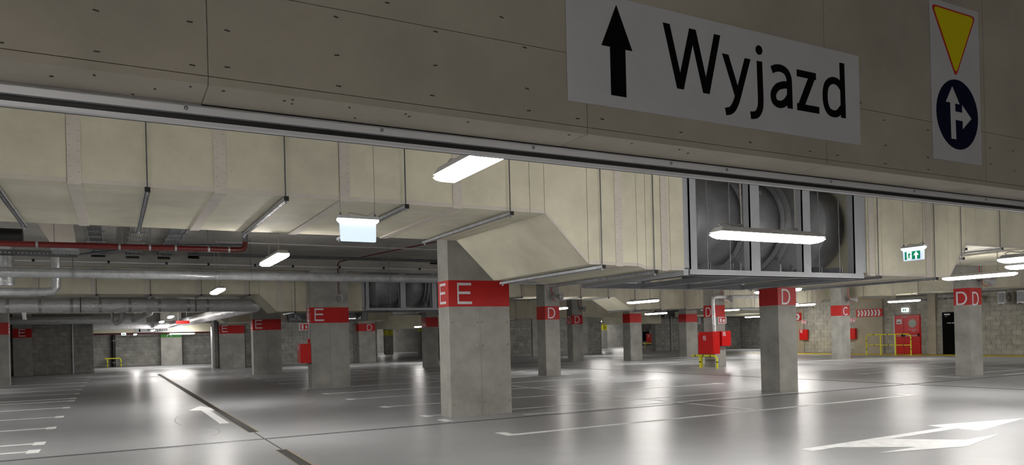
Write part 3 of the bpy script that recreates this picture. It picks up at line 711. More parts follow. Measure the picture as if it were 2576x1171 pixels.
# ------------------------------------------------------------------ pipes and trays under the slab
def silver(label, pts, r, m='foil_smooth', bands=0, name='insulated_pipe', cat='pipe', n=20):
    t = thing(name, label, cat, pts[0]); obj('wrap', MB().tube(pts, r, n), m, t)
    if bands:
        a, b = Vector(pts[0]), Vector(pts[1]); L = (b-a).length; k = int(L / bands)
        for i in range(1, k):
            c = a + (b-a) * (i*bands/L + random.uniform(-0.15, 0.15)*bands/L); d = (b-a).normalized()
            obj('tape_band', MB().tube([c-d*0.045, c+d*0.045], r*1.018, n), 'foil_smooth', t)
    return t
silver('long straight silver insulated pipe crossing the picture', [(-12, 22, 3.50), (17.5, 22, 3.50)], 0.128, bands=1.35)
for k, x in enumerate((-0.85, 3.5, 7.6, 11.5, 15.2)):
    t = thing('pipe_hanger', ('leftmost', 'second from the left', 'third from the left', 'fourth, just left of the nearest pillar', 'rightmost')[k] + ' hanger rod holding the long silver pipe', 'hanger', (x, 22, 3.4))
    obj('rod', MB().tube([(x, 22, 3.62), (x, 22, ZC)], 0.009, 6), 'steel_dark', t)
    obj('clamp', MB().tube([(x-0.02, 22, 3.5), (x+0.02, 22, 3.5)], 0.137, 20), 'galvanised', t)
# wrinkled foil duct that turns back down the garage
pts = [(-12, 30, 3.05), (4.55, 30, 3.05), (4.80, 30.1, 3.05), (4.95, 30.5, 3.04), (4.9, 31.4, 3.03), (4.15, 38.5, 2.93), (4.0, 42.5, 2.92), (3.6, 52.0, 2.94), (3.4, 55.3, 2.96), (3.1, 55.9, 2.96), (2.6, 56, 2.96), (-8, 56, 2.96)]
silver('thick wrinkled foil duct that turns back down the garage', pts, 0.24, 'foil', bands=0.9, name='foil_duct', cat='duct', n=24)
t = thing('pipe_hanger', 'black hanger rod crossing the wrinkled foil duct near its bend', 'hanger', (2.75, 29.7, 2.8)); obj('rod', MB().tube([(2.75, 29.72, 2.80), (2.75, 29.72, ZC)], 0.014, 6), 'black', t)
t = thing('pipe_hanger', 'black hanger rod at the left part of the foil duct', 'hanger', (-0.95, 29.7, 2.8)); obj('rod', MB().tube([(-0.95, 29.72, 2.80), (-0.95, 29.72, ZC)], 0.014, 6), 'black', t)
tg = obj('foil_tag', MB().prism([(-2.69, 2.82), (-2.55, 2.82), (-2.56, 2.72), (-2.54, 2.58), (-2.66, 2.57), (-2.67, 2.70)], planeS(29.9), 0, 0.01), 'foil_smooth'); tagt(tg, 'bright loose scrap of foil hanging below the foil duct', 'foil scrap')
silver('short dark silver pipe elbowing up at the far left', [(-12, 24, 3.14), (-1.62, 24, 3.14), (-1.42, 24, 3.17), (-1.34, 24, 3.28), (-1.34, 24, ZC-0.02)], 0.115, bands=1.6)
silver('wide silver riser standing at the left edge of the picture', [(-2.45, 23.2, 3.25), (-2.45, 23.2, ZC-0.01)], 0.235)
silver('pale pipe with bend above the foil duct', [(-1.5, 33, 3.50), (1.15, 33, 3.49), (1.4, 33.1, 3.46), (1.5, 33.6, 3.40), (1.45, 36.2, 3.02), (0.9, 38.0, 2.78)], 0.14, 'plastic_grey')
obj('rod', MB().tube([(0.2, 33, 3.6), (0.2, 33, ZC)], 0.01, 5), 'steel_dark', bpy.data.objects['insulated_pipe.003'])

silver('grey branch pipe dropping below the foil duct, wider of two', [(0.42, 36, 3.3), (0.42, 36, 2.85), (0.3, 36.2, 2.66), (0.12, 36.4, 2.6)], 0.115, 'plastic_grey')
obj('rod', MB().tube([(0.42, 36, 3.3), (0.42, 36, ZC)], 0.01, 5), 'steel_dark', bpy.data.objects['insulated_pipe.004'])
silver('grey branch pipe dropping below the foil duct, slimmer of two', [(0.02, 36, 3.3), (0.02, 36, 2.62)], 0.06, 'plastic_grey')
t = silver('dim silver duct run under the ceiling behind the foil duct', [(-12, 44, 2.98), (1.6, 44, 2.98)], 0.19, 'foil_smooth')
for x_, y_ in ((-3, 44), (1, 44)): obj('rod', MB().tube([(x_, y_, 3.15), (x_, y_, ZC)], 0.012, 5), 'steel_dark', t)
# dark red sprinkler main
t = thing('sprinkler_pipe', 'dark red sprinkler main ending in an elbow upwards', 'pipe', (-4, 15.0, 3.3))
obj('pipe', MB().tube([(-10, 15, 3.335), (2.16, 15, 3.395), (2.25, 15, 3.41), (2.29, 15, 3.46), (2.30, 15, 3.55)], 0.052, 14), 'red_pipe', t)
obj('riser', MB().tube([(2.30, 15, 3.55), (2.30, 15, ZC-0.01)], 0.052, 14), 'steel_dark', t, label='dark grey riser')
for x in (-1.12, 0.13, 0.62, 1.05, 1.62, 1.98): obj('coupling', MB().tube([(x, 15, 3.335+0.005*(x+10)), (x+0.035, 15, 3.3352+0.005*(x+10))], 0.058, 14), 'galvanised', t)
for x in (-0.85, 0.2, 0.65, 1.62): obj('rod', MB().tube([(x, 15, 3.42), (x, 15, ZC)], 0.006, 6), 'steel_dark', t)
# thin sprinkler branch and droppers
t = thing('sprinkler_branch', 'thin red branch pipe running down towards the loudspeaker', 'pipe', (7.2, 22, 4.3))
obj('pipe', MB().tube([(9.0, 17.0, 4.42), (6.95, 25.3, 4.33), (6.93, 25.42, 4.25), (6.93, 25.42, 3.22)], 0.02, 8), 'red_pipe', t)
t = thing('red_cable_loop', 'red hose looping under the left duct branch', 'hose', (-0.9, 14, 3.7))
obj('hose', MB().tube([(-2.0, 13.6, 4.15), (-1.45, 13.8, 3.86), (-1.22, 14, 3.72), (-1.05, 14, 3.67), (-0.8, 14, 3.67), (-0.5, 14, 3.65), (-0.36, 14, 3.69), (-0.1, 13.9, 3.9), (0.1, 13.6, 4.1)], 0.017, 8), 'red_gloss', t)
t = thing('branch_duct', 'pale square branch duct slanting behind the near duct at left', 'duct', (-0.9, 18, 3.6))
mb = MB().prism([(-1.5, ZC), (-0.72, ZC), (-0.62, 3.64), (-1.02, 3.64)], planeS(17.6), 0, -0.6)
obj('body', mb, 'pink_strip', t); obj('flange', box(-1.06, -0.58, 17.55, 18.25, 3.58, 3.64), 'galvanised', t)
t = thing('black_duct', 'black rubber-wrapped duct at the far left behind the near duct', 'duct', (-3, 18, 3.9))
obj('wrap', MB().tube([(-8, 19, 4.03), (-1.65, 19, 4.03)], 0.15, 16), 'black', t)
# perforated strut and conduits
def bar_x(name, label, cat, x0, x1, y, z, r, m, clips=()):
    t = thing(name, label, cat, ((x0+x1)/2, y, z)); obj('tube', MB().tube([(x0, y, z), (x1, y, z)], r, 8), m, t)
    for c in clips: obj('clip', box(c-0.03, c+0.03, y-r*1.6, y+r*1.6, z-r*1.6, z+r*1.8), 'black', t)
    return t
bar_x('conduit', 'pale conduit with black clips crossing above the silver pipe', 'conduit', -8, 11.5, 24, 4.005, 0.022, 'steel_white', (-1.86, -0.05, 1.45, 2.6, 3.95, 5.1, 6.6, 8.1, 9.4))
bar_x('conduit', 'thin pale conduit high on the slab above the dark strut', 'conduit', 2.4, 11.5, 20.5, 4.25, 0.013, 'steel_white')
t = thing('strut_channel', 'dark perforated strut channel running under the slab at left', 'channel', (2, 20, 3.85))
mb = MB().box(-8, -0.68, 19.98, 20.03, 3.70, 3.75).box(-8, -0.68, 19.98, 20.03, 3.79, 3.84)
for i in range(90): mb.box(-8+i*0.0814, -8+i*0.0814+0.04, 19.98, 20.03, 3.75, 3.79)
obj('rail', mb, 'steel_dark', t)
mb = MB().box(2.0, 11.5, 23.5, 23.55, 4.20, 4.235).box(2.0, 11.5, 23.5, 23.55, 4.265, 4.30)
for i in range(118): mb.box(2+i*0.0805, 2+i*0.0805+0.04, 23.5, 23.55, 4.235, 4.265)
t2 = thing('strut_channel', 'long perforated strut channel crossing behind the hanging lamps', 'channel', (6, 23.5, 4.2)); obj('rail', mb, 'steel_dark', t2)
obj('brace', MB().tube([(-0.68, 20, 3.76), (1.2, 20, 4.05), (3.0, 20, 4.12)], 0.028, 6), 'steel_dark', t)
for i, (x, y0) in enumerate(((-0.32, 13), (0.6, 13), (1.47, 13))):
    t = thing('cable_tray', ('cable ladder entering the first beam opening from the left', 'cable ladder entering the second beam opening from the left', 'cable ladder entering the third beam opening from the left')[i], 'cable tray', (x, 19, 4.35))
    obj('side_rail', box(x-0.17, x-0.155, y0, 25.9, 4.34, 4.40), 'galvanised', t); obj('side_rail', box(x+0.155, x+0.17, y0, 25.9, 4.34, 4.40), 'galvanised', t)
    mb = MB()
    for k in range(13): mb.box(x-0.22, x+0.22, y0+k, y0+k+0.05, 4.315, 4.345)
    obj('rungs', mb, 'galvanised', t)
    mb = MB()
    for k in range(6): mb.tube([(x-0.12+k*0.048, y0, 4.37), (x-0.12+k*0.048, 25.9, 4.37)], 0.018, 6)
    obj('cables', mb, ('steel_dark', 'cable_grey', 'galvanised')[i], t, kind='stuff')
bar_x('ceiling_rail', 'slim silver rail low under the step, right of the nearest pillar', 'rail', 7.4, 13.0, 16.0, 2.96, 0.05, 'foil_smooth')
for x in (8.5, 12.5): obj('rod', MB().tube([(x, 16.0, 3.0), (x, 16.0, ZC)], 0.006, 5), 'steel_dark', bpy.data.objects['ceiling_rail'])

# foil pipe down to the fire cabinet
t = thing('foil_pipe', 'thin foil-wrapped pipe dropping to the big red cabinet', 'pipe', (23.2, 24.3, 1.55))
obj('wrap', MB().tube([(27.0, 24.3, 3.16), (23.35, 24.3, 3.10), (23.2, 24.3, 3.05), (23.17, 24.3, 2.9), (23.22, 24.3, 1.56)], 0.075, 14), 'foil', t)

# ------------------------------------------------------------------ lamps
def make_lamp():
    t = thing('hanging_lamp', 'lamp', 'lamp', (0, 0, 0))
    L, W = 0.80, 0.095
    hs = MB(); hs.add([(-W,-L,0.0),(W,-L,0.0),(W,L,0.0),(-W,L,0.0),(-W*0.7,-L+0.05,0.055),(W*0.7,-L+0.05,0.055),(W*0.7,L-0.05,0.055),(-W*0.7,L-0.05,0.055)], [(0,3,2,1),(4,5,6,7),(0,1,5,4),(1,2,6,5),(2,3,7,6),(3,0,4,7)])
    obj('housing', hs, 'lamp_housing', t)
    df = MB(); lv = [(-0.002, 0.80, 0.03), (-0.022, 1.0, 0.0), (-0.045, 0.9, 0.03), (-0.066, 0.62, 0.08)]
    vs = [(sx*W*k, sy*(L-e), z) for z, k, e in lv for sx, sy in ((-1,-1),(1,-1),(1,1),(-1,1))]
    df.add(vs, [(0,1,2,3),(12,15,14,13)] + [(i*4+j, i*4+4+j, i*4+4+(j+1) % 4, i*4+(j+1) % 4) for i in range(3) for j in range(4)])
    obj('diffuser', df, 'lamp_glow', t)
    for y in (-0.42, 0.42):
        obj('hook', MB().tube([(0, y-0.03, 0.05), (0, y-0.02, 0.085), (0, y, 0.095), (0, y+0.02, 0.085), (0, y+0.03, 0.05)], 0.005, 6), 'steel_dark', t)
    obj('supply_cable', MB().tube([(0, 0.70, 0.05), (0.01, 0.74, 0.085), (0, 0.66, 0.105), (0, 0.5, 0.075), (0, 0.42, 0.10)], 0.008, 6), 'cable_grey', t)
    return t
lamp0 = make_lamp(); used = [False]
cab_me = {}
def lamp(label, x, y, z, axis='Y', L=1.6, group=None, hang=True, top=None):
    t = lamp0 if not used[0] else copy_tree(lamp0); used[0] = True
    t.location = (x, y, z); t.rotation_euler = (0, 0, 0 if axis == 'Y' else PI/2)
    t['label'] = label
    if group: t['group'] = group
    if hang:
        h = round((top or ZC) - z - 0.095, 2)
        if h not in cab_me:
            me = me_from(MB().tube([(0, 0, 0), (0.006, 0, h*0.3), (-0.004, 0, h*0.7), (0, 0, h)], 0.007, 6), 'suspension', (0, 0, 0)); me.materials.append(M('cable_grey')); cab_me[h] = me
        for yy in (-0.42, 0.42):
            o = bpy.data.objects.new('suspension', cab_me[h]); COL.objects.link(o); o.parent = t; o.location = (0, yy, 0.095)
    return t
lamps = [
 ('brightest near lamp cut off by the overhead gate track', 2.42, 4.79, 2.93, 'Y'),
 ('lit lamp hanging beyond the duct, left of the blank sign', 2.40, 12.75, 3.00, 'Y'),
 ('smaller lit lamp above the foil duct end', 2.40, 20.3, 2.97, 'Y'),
 ('tiny lit lamp just under the foil duct, upper of the lane lamps', 2.40, 37.8, 2.92, 'Y'),
 ('tiny lit lamp on a yellow-clamped drop below the foil duct', 2.40, 45.0, 2.90, 'Y'),
 ('tiny lit lamp in front of the far lane header', 2.40, 55.0, 2.62, 'Y'),
 ('tiniest lit lamp near the far running-man sign', 1.45, 60.0, 2.44, 'Y'),
 ('long lamp glowing beside the far E pillar at the lane end', 4.3, 56.5, 2.38, 'X'),
 ('bright lamp hanging across the big round fan', 6.43, 5.84, 2.65, 'X'),
 ('long bright lamp in front of the right-hand D pillar', 17.65, 9.9, 2.74, 'Y'),
 ('lamp cut by the right edge under the raised duct, upper one', 12.0, 5.6, 2.59, 'Y'),
 ('lamp cut by the right edge just below the upper one', 14.0, 6.55, 2.62, 'Y'),
 ('lamp with glow left of the cabinet pillar, higher of the pair', 16.66, 20.97, 2.74, 'Y'),
 ('lamp above the header board, lower of the pair', 25.0, 30.4, 2.62, 'Y'),
 ('lamp glowing against the right side of the cabinet pillar', 24.7, 21.9, 2.66, 'Y'),
 ('small far lamp in front of the recess wall', 31.9, 32.2, 2.84, 'Y'),
 ('lamp above the red double door', 34.1, 22.7, 2.86, 'Y'),
 ('lamp just right of the D pillar under the fan frame', 29.4, 24.9, 2.79, 'Y'),
 ('small starry lamp right of the loudspeaker pillar', 16.9, 27.2, 2.76, 'Y'),
 ('small starry lamp at the left edge of the D pillar under the fan', 16.9, 15.1, 2.74, 'Y'),
 ('tiny far lamp in the recess, left of the under-fan D pillar', 46.5, 44.2, 2.72, 'Y'),
 ('distant lamp below the header beside the yellow C pillar', 17.75, 45.5, 2.40, 'Y'),
]
for lab, x, y, z, ax in lamps:
    up = 3.24 if (9 < y < 12.1 and x > 15) else (3.19 if (26.1 < y < 28.1 and x < 19) else (3.12 if 33.8 < x < 36 else (2.94 if x > 46 else None)))
    lamp(lab, x, y, z, ax, top=up)
for k, (x, y, ax) in enumerate(((-2.0, 5.2, 'Y'), (-3.4, 13.6, 'Y'), (-4.8, 22.8, 'Y'), (-6, 8, 'Y'), (-6, 17, 'Y'), (-6, 33, 'Y'), (24.5, 6, 'Y'), (25.6, 9.6, 'Y'), (31, 6, 'Y'), (31, 0, 'Y'), (11.5, 45.5, 'X'), (37.5, 33, 'Y'), (45, 37.5, 'X'), (-1.0, -1.5, 'X'), (38.5, 56, 'X'), (44.5, 64, 'X'), (52, 70, 'X'), (21, 70, 'Y'), (28, 82, 'X'), (31, 44, 'X'), (37, 15, 'Y'), (7.0, -4.5, 'X'), (4, 61, 'X'))):  # unseen lamps added to brighten dim areas and pillar faces
    lamp('unseen lamp added for extra light, out of the picture or behind ducts', x, y, 2.95, ax, group='added lamps the picture does not show')

# ------------------------------------------------------------------ hanging exit signs
def hang_sign(name, label, kind, x, y, z0, wd, h, picto):
    t = thing(name, label, 'exit sign', (x, y, z0))
    f = (lambda u, v, d: (x+u, y-d, z0+v)) if kind == 'S' else (lambda u, v, d: (x-d, y-u, z0+v))
    b = lambda n, u0, u1, v0, v1, d0, d1, m: obj(n, MB().prism([(u0,v0),(u1,v0),(u1,v1),(u0,v1)], f, d0, d1), m, t)
    hw = wd/2
    obj('light_panel', MB().prism([(-hw*0.86, h*0.02), (-hw*0.82, 0), (hw*0.82, 0), (hw*0.86, h*0.02), (hw*0.88, h*0.66), (-hw*0.90, h*0.66)], f, -0.012, 0.012), 'sign_glow', t)
    obj('light_housing', MB().prism([(-hw*0.88, h*0.66), (hw*0.88, h*0.66), (hw, h*0.74), (hw, h*0.82), (-hw, h*0.82), (-hw, h*0.74)], f, -0.035, 0.035), 'sign_glow_top', t)
    b('top_cover', -hw*0.97, hw*0.97, h*0.82, h*0.93, -0.04, 0.04, 'plastic_grey')
    for u in (-hw*0.85, hw*0.85):
        obj('bracket', MB().prism([(u-0.02, h*0.93), (u+0.02, h*0.93), (u, h*1.08)], f, -0.004, 0.004), 'steel_dark', t)
        obj('suspension', MB().tube([f(u, h*1.05, 0), f(u*0.985, h*1.05+(ZC-z0-h*1.05)*0.5, 0.004), f(u, ZC-z0, 0)], 0.0045, 6), 'cable_grey', t)
    obj('supply_cable', MB().tube([f(hw*0.85, h*1.5, 0), f(hw*0.8, h*1.1, 0), f(hw*0.5, h*0.97, 0), f(0, h*1.0, 0), f(-hw*0.4, h*1.04, 0), f(-hw*0.5, h*0.95, 0)], 0.005, 6), 'cable_grey', t)
    if picto:
        P_ = lambda n, pts, m, d: obj(n, MB().prism(pts, f, d, d+0.002), m, t)
        a0, a1, c0, c1 = -hw*0.74, hw*0.60, h*0.06, h*0.58
        P_('green_field', [(a0,c0),(a1,c0),(a1,c1),(a0,c1)], 'exit_green', 0.012)
        P_('door_symbol', [(-hw*0.55,h*0.08),(-hw*0.14,h*0.08),(-hw*0.14,h*0.56),(-hw*0.55,h*0.56)], 'sign_glow_top', 0.014)
        run_ = [(-hw*0.36,h*0.50),(-hw*0.28,h*0.50),(-hw*0.28,h*0.44),(-hw*0.14,h*0.36),(-hw*0.17,h*0.33),(-hw*0.27,h*0.36),(-hw*0.30,h*0.27),(-hw*0.20,h*0.10),(-hw*0.26,h*0.10),(-hw*0.36,h*0.22),(-hw*0.42,h*0.14),(-hw*0.60,h*0.14),(-hw*0.60,h*0.18),(-hw*0.46,h*0.19),(-hw*0.40,h*0.36),(-hw*0.46,h*0.32),(-hw*0.50,h*0.36),(-hw*0.40,h*0.43)]
        P_('running_figure', run_, 'exit_green', 0.016)
        P_('arrow', [(hw*0.19,h*0.08),(hw*0.31,h*0.08),(hw*0.31,h*0.34),(hw*0.47,h*0.30),(hw*0.25,h*0.55),(hw*0.03,h*0.30),(hw*0.19,h*0.34)], 'sign_glow_top', 0.014)
    return t
hang_sign('exit_sign', 'blank bluish lit sign panel hanging below the near duct', 'S', 2.42, 8.0, 2.69, 0.46, 0.305, False)
hang_sign('exit_sign', 'green running-man exit sign with up arrow hanging at right', 'W', 11.2, 7.27, 2.645, 0.385, 0.25, True)

# ------------------------------------------------------------------ loudspeakers
def speaker(label, x, y, z, d=(0.3, -1, -0.1), s=1.0, pipe=True, reach=None):
    t = thing('loudspeaker', label, 'loudspeaker', (x, y, z)); d = Vector(d).normalized(); p = Vector((x, y, z))
    prof = [(0, 0.055), (0.10, 0.06), (0.14, 0.075), (0.22, 0.115), (0.30, 0.17), (0.31, 0.172)]
    obj('horn', MB().tube([p + d*a*s for a, r in prof], 0.1, 24, cap=False, radii=[r*s for a, r in prof]), 'plastic_grey', t)
    obj('horn_inside', MB().tube([p + d*a*s for a in (0.31, 0.25, 0.12)], 0.1, 24, cap=False, radii=[0.168*s, 0.12*s, 0.03*s]), 'plastic_grey', t)
    obj('centre_cone', MB().tube([p + d*0.14*s, p + d*0.27*s], 0.03*s, 12, radii=[0.05*s, 0.03*s]), 'plastic_grey', t)
    obj('driver', MB().tube([p - d*0.08*s, p + d*0.02*s], 0.06*s, 16), 'plastic_grey', t)
    obj('bracket', MB().tube([Vector(reach) if reach else p + Vector((0, 0.22*s, 0.02)), p + Vector((0, 0.05, 0)), p], 0.02*s, 6), 'steel_dark', t)
    if pipe:
        obj('supply_pipe', MB().tube([(x-0.05, y+0.16, 4.0), (x-0.05, y+0.16, z+0.25), (x-0.02, y+0.1, z+0.08)], 0.014, 6), 'red_gloss', t)
        obj('supply_cable', MB().tube([(x-0.03, y+0.12, z+0.02), (x-0.04, y+0.06, z-0.14), (x+0.02, y-0.02, z-0.2), (x+0.08, y-0.05, z-0.16)], 0.01, 6), 'red_gloss', t)
    return t
speaker('grey horn loudspeaker on the middle E pillar', 6.93, 25.28, 3.07, (-0.35, -1, -0.05), 0.8, pipe=False, reach=(6.93, 25.5, 3.07))
speaker('grey horn loudspeaker high on the lone D pillar', 15.4, 24.88, 3.13, (0.5, -1, -0.15))
speaker('grey horn loudspeaker on the pale double-D pillar', 24.55, 36.8, 3.16, (0.35, -1, -0.15))
speaker('horn loudspeaker beside the foil pipe on the cabinet pillar', 23.95, 24.35, 3.06, (0.7, -1, -0.15))
speaker('translucent pale horn loudspeaker right of the bright D pillar', 24.0, 13.25, 2.98, (1.3, -0.3, -0.25), 0.9, reach=(24.0, 13.5, 2.98))
speaker('small horn loudspeaker on the C pillar', 33.1, 24.85, 3.05, (0.8, -1, -0.1), 0.9, reach=(33.1, 25.1, 3.05))
speaker('faint horn loudspeaker on the right wall by the air conditioners', 40.2, 22.6, 3.05, (-1, -0.5, -0.3), 1.2, pipe=False, reach=(40.53, 22.6, 3.05))
speaker('far horn loudspeaker on the recess corner', 41.6, 49.3, 3.0, (-0.6, -1, -0.1), 1.2, pipe=False, reach=(41.6, 49.88, 3.0))

# ------------------------------------------------------------------ fire cabinets and their signs
def plate(name, parent, kind, x, y, z, wd, h, d=0.012):
    """white-framed red fire plate with simple pictogram; (x,y,z)=lower-left"""
    f = (lambda u, v, dd: (x+u, y-dd, z+v)) if kind == 'S' else (lambda u, v, dd: (x-dd, y-u, z+v))
    R_ = lambda n, u0, u1, v0, v1, d0, d1, m: obj(n, MB().prism([(u0,v0),(u1,v0),(u1,v1),(u0,v1)], f, d0, d1), m, parent)
    R_(name, 0, wd, 0, h, 0, d, 'white_paint'); R_('red_field', wd*0.1, wd*0.9, h*0.1, h*0.9, d, d+0.003, 'red_gloss')
    R_('bottle_symbol', wd*0.2, wd*0.42, h*0.18, h*0.8, d+0.003, d+0.005, 'white_paint')
    obj('flame_symbol', MB().prism([(wd*0.55,h*0.2),(wd*0.8,h*0.2),(wd*0.84,h*0.5),(wd*0.74,h*0.8),(wd*0.68,h*0.5),(wd*0.60,h*0.75),(wd*0.53,h*0.45)], f, d+0.003, d+0.005), 'white_paint', parent)
def cabinet(label, kind, x, y, z, wd, h, dp, big=False, name='fire_cabinet'):
    t = thing(name, label, 'cabinet', (x, y, z))
    f = (lambda u, v, dd: (x+u, y-dd, z+v)) if kind == 'S' else (lambda u, v, dd: (x-dd, y-u, z+v))
    R_ = lambda n, u0, u1, v0, v1, d0, d1, m, p=t: obj(n, MB().prism([(u0,v0),(u1,v0),(u1,v1),(u0,v1)], f, d0, d1), m, p)
    R_('body', 0, wd, 0, h, -dp, 0, 'red_gloss')
    dr = R_('door', 0.012, wd-0.012, 0.012, h-0.012, 0, 0.014, 'red_gloss')
    s = min(0.17, wd*0.28); u0 = wd*0.36 if big else wd*0.14; v0 = h*0.62 if big else h*0.68
    R_('sticker', u0, u0+s, v0, v0+s*1.15, 0.014, 0.017, 'white_paint', dr); R_('sticker_field', u0+s*0.12, u0+s*0.88, v0+s*0.12, v0+s*1.03, 0.017, 0.019, 'red_gloss', dr)
    R_('hose_symbol', u0+s*0.2, u0+s*0.5, v0+s*0.45, v0+s*0.95, 0.019, 0.021, 'white_paint', dr); R_('hose_symbol', u0+s*0.58, u0+s*0.75, v0+s*0.2, v0+s*0.7, 0.019, 0.021, 'white_paint', dr)
    R_('latch', wd*0.03, wd*0.06, h*0.5, h*0.53, 0.014, 0.022, 'galvanised', dr)
    if big:
        for k in range(2): R_('small_sticker', 0.02, 0.06, h-0.05-k*0.05, h-0.02-k*0.05, 0.014, 0.016, 'white_paint', dr)
    return t
cabinet('big red hydrant cabinet above the yellow bumper rail', 'W', 23.02, 25.12, 0.60, 0.92, 0.98, 0.40, True)
cabinet('narrow red cabinet on the face of the cabinet pillar', 'S', 23.66, 24.34, 0.93, 0.56, 0.66, 0.26)
t = thing('fire_sign', 'small red fire plate on the cabinet pillar', 'sign', (23.75, 24.58, 1.95)); plate('plate', t, 'S', 23.72, 24.59, 1.93, 0.50, 0.30)
cabinet('red wall cabinet left of the C pillar, below the single chevron', 'W', 40.30, 34.28, 0.88, 0.62, 0.68, 0.13)
cabinet('red wall cabinet right of the C pillar', 'W', 40.30, 30.68, 0.88, 0.62, 0.68, 0.2)
for lab, y in (('small red fire plate above the left wall cabinet', 34.18), ('small red fire plate above the wall cabinet right of C', 30.5)):
    t = thing('fire_sign', lab, 'sign', (40.42, y, 1.95)); plate('plate', t, 'W', 40.42, y, 1.94, 0.4, 0.25)
# cabinet and things on the lane side of the middle E pillar (open-side view)
cabinet('red fire cabinet jutting from the side of the middle E pillar', 'W', 5.62, 26.0, 0.86, 0.48, 0.66, 0.34)
t = thing('fire_sign', 'fire plate jutting flag-like from the middle E pillar', 'sign', (5.8, 25.8, 1.98))
obj('plate', box(5.62, 5.965, 25.70, 25.72, 1.98, 2.22), 'white_paint', t); obj('red_field', box(5.66, 5.93, 25.694, 25.70, 2.01, 2.19), 'red_gloss', t)
obj('bottle_symbol', box(5.70, 5.77, 25.690, 25.694, 2.03, 2.17), 'white_paint', t); obj('flame_symbol', box(5.83, 5.9, 25.690, 25.694, 2.04, 2.15), 'white_paint', t)
t = thing('call_point', 'small red manual call point above the jutting cabinet', 'call point', (5.95, 25.75, 1.55))
obj('box', box(5.90, 5.968, 25.68, 25.80, 1.54, 1.68), 'red_gloss', t); obj('conduit', MB().tube([(5.955, 25.74, 1.68), (5.955, 25.74, 2.9)], 0.012, 6), 'white_paint', t)
t = thing('junction_box', 'grey junction box low on the side of the middle E pillar', 'box', (5.95, 25.8, 0.74)); obj('box', box(5.90, 5.968, 25.75, 25.9, 0.72, 0.85), 'plastic_grey', t)

# yellow tubular rails
def tube_rail(t, path, r, bands, m='yellow_paint'):
    obj('rail', MB().tube(path, r, 10), m, t)
    for (p, q) in bands: obj('black_band', MB().tube([p, q], r*1.12, 10), 'black', t)
t = thing('bumper_rail', 'low yellow bumper rail with black bands under the big cabinet', 'rail', (22.8, 24.6, 0))
tube_rail(t, [(22.85, 25.35, 0.53), (22.85, 24.05, 0.53), (22.85, 23.9, 0.50), (22.85, 23.82, 0.43), (22.85, 23.8, 0.3), (22.85, 23.8, 0.0)], 0.045, [((22.85, 25.15, 0.53), (22.85, 25.1, 0.53)), ((22.85, 24.65, 0.53), (22.85, 24.6, 0.53)), ((22.85, 24.2, 0.53), (22.85, 24.15, 0.53)), ((22.85, 23.8, 0.24), (22.85, 23.8, 0.28))])
obj('post', MB().tube([(22.85, 24.85, 0), (22.85, 24.85, 0.5)], 0.045, 10), 'yellow_paint', t); obj('black_band', MB().tube([(22.85, 24.85, 0.24), (22.85, 24.85, 0.28)], 0.05, 10), 'black', t)
obj('post', MB().tube([(23.1, 25.0, 0), (23.1, 25.0, 0.5)], 0.045, 10), 'yellow_paint', t)
obj('foot_plate', box(22.78, 22.92, 24.78, 24.92, 0.001, 0.012), 'yellow_paint', t); obj('foot_plate', box(22.78, 22.92, 23.73, 23.87, 0.001, 0.012), 'yellow_paint', t)
t = thing('safety_railing', 'yellow tubular safety railing in front of the red double door', 'railing', (38.6, 26.7, 0))
X_ = 38.6; T_ = 1.17
tube_rail(t, [(X_, 28.07, 0), (X_, 28.07, 1.0), (X_, 28.0, 1.12), (X_, 27.88, T_), (X_, 25.55, T_), (X_, 25.4, 1.12), (X_, 25.35, 1.0), (X_, 25.35, 0)], 0.032,
          [((X_, 27.62, T_), (X_, 27.57, T_)), ((X_, 26.75, T_), (X_, 26.7, T_)), ((X_, 25.85, T_), (X_, 25.8, T_)), ((X_, 28.07, 0.80), (X_, 28.07, 0.84)), ((X_, 28.07, 0.3), (X_, 28.07, 0.34)), ((X_, 25.35, 0.86), (X_, 25.35, 0.90)), ((X_, 25.35, 0.32), (X_, 25.35, 0.36))])
obj('post', MB().tube([(X_, 27.17, 0), (X_, 27.17, T_)], 0.036, 10), 'yellow_paint', t); obj('post', MB().tube([(X_, 26.26, 0), (X_, 26.26, T_)], 0.036, 10), 'yellow_paint', t)
obj('mid_rail', MB().tube([(X_, 28.07, 0.56), (X_, 25.35, 0.56)], 0.024, 8), 'yellow_paint', t)
for y in (27.6, 26.7, 25.8): obj('black_band', MB().tube([(X_, y, 0.56), (X_, y-0.05, 0.56)], 0.028, 8), 'black', t)
for y in (28.07, 27.17, 26.26, 25.35): obj('foot_plate', box(X_-0.09, X_+0.09, y-0.09, y+0.09, 0.001, 0.015), 'yellow_paint', t)
t = thing('bumper_rail', 'small yellow rail around the black post at the lane end', 'rail', (0.1, 64.6, 0))
tube_rail(t, [(-0.55, 64.5, 0.66), (0.42, 64.5, 0.66), (0.52, 64.5, 0.6), (0.54, 64.5, 0.5), (0.54, 64.5, 0.0)], 0.045, [((0.54, 64.5, 0.25), (0.54, 64.5, 0.3)), ((-0.38, 64.5, 0.25), (-0.38, 64.5, 0.3))])
obj('post', MB().tube([(-0.38, 64.5, 0), (-0.38, 64.5, 0.64)], 0.045, 8), 'yellow_paint', t)
t = thing('black_post', 'tall black downpipe against the far lane wall', 'post', (0.05, 65.2, 0)); obj('pipe', MB().tube([(0.05, 65.2, 0), (0.05, 65.2, 2.55)], 0.14, 14), 'black', t)
obj('clamp', MB().tube([(0.05, 65.2, 2.0), (0.05, 65.2, 2.06)], 0.15, 14), 'galvanised', t); obj('clamp', MB().tube([(0.05, 65.2, 0.3), (0.05, 65.2, 0.36)], 0.15, 14), 'galvanised', t)
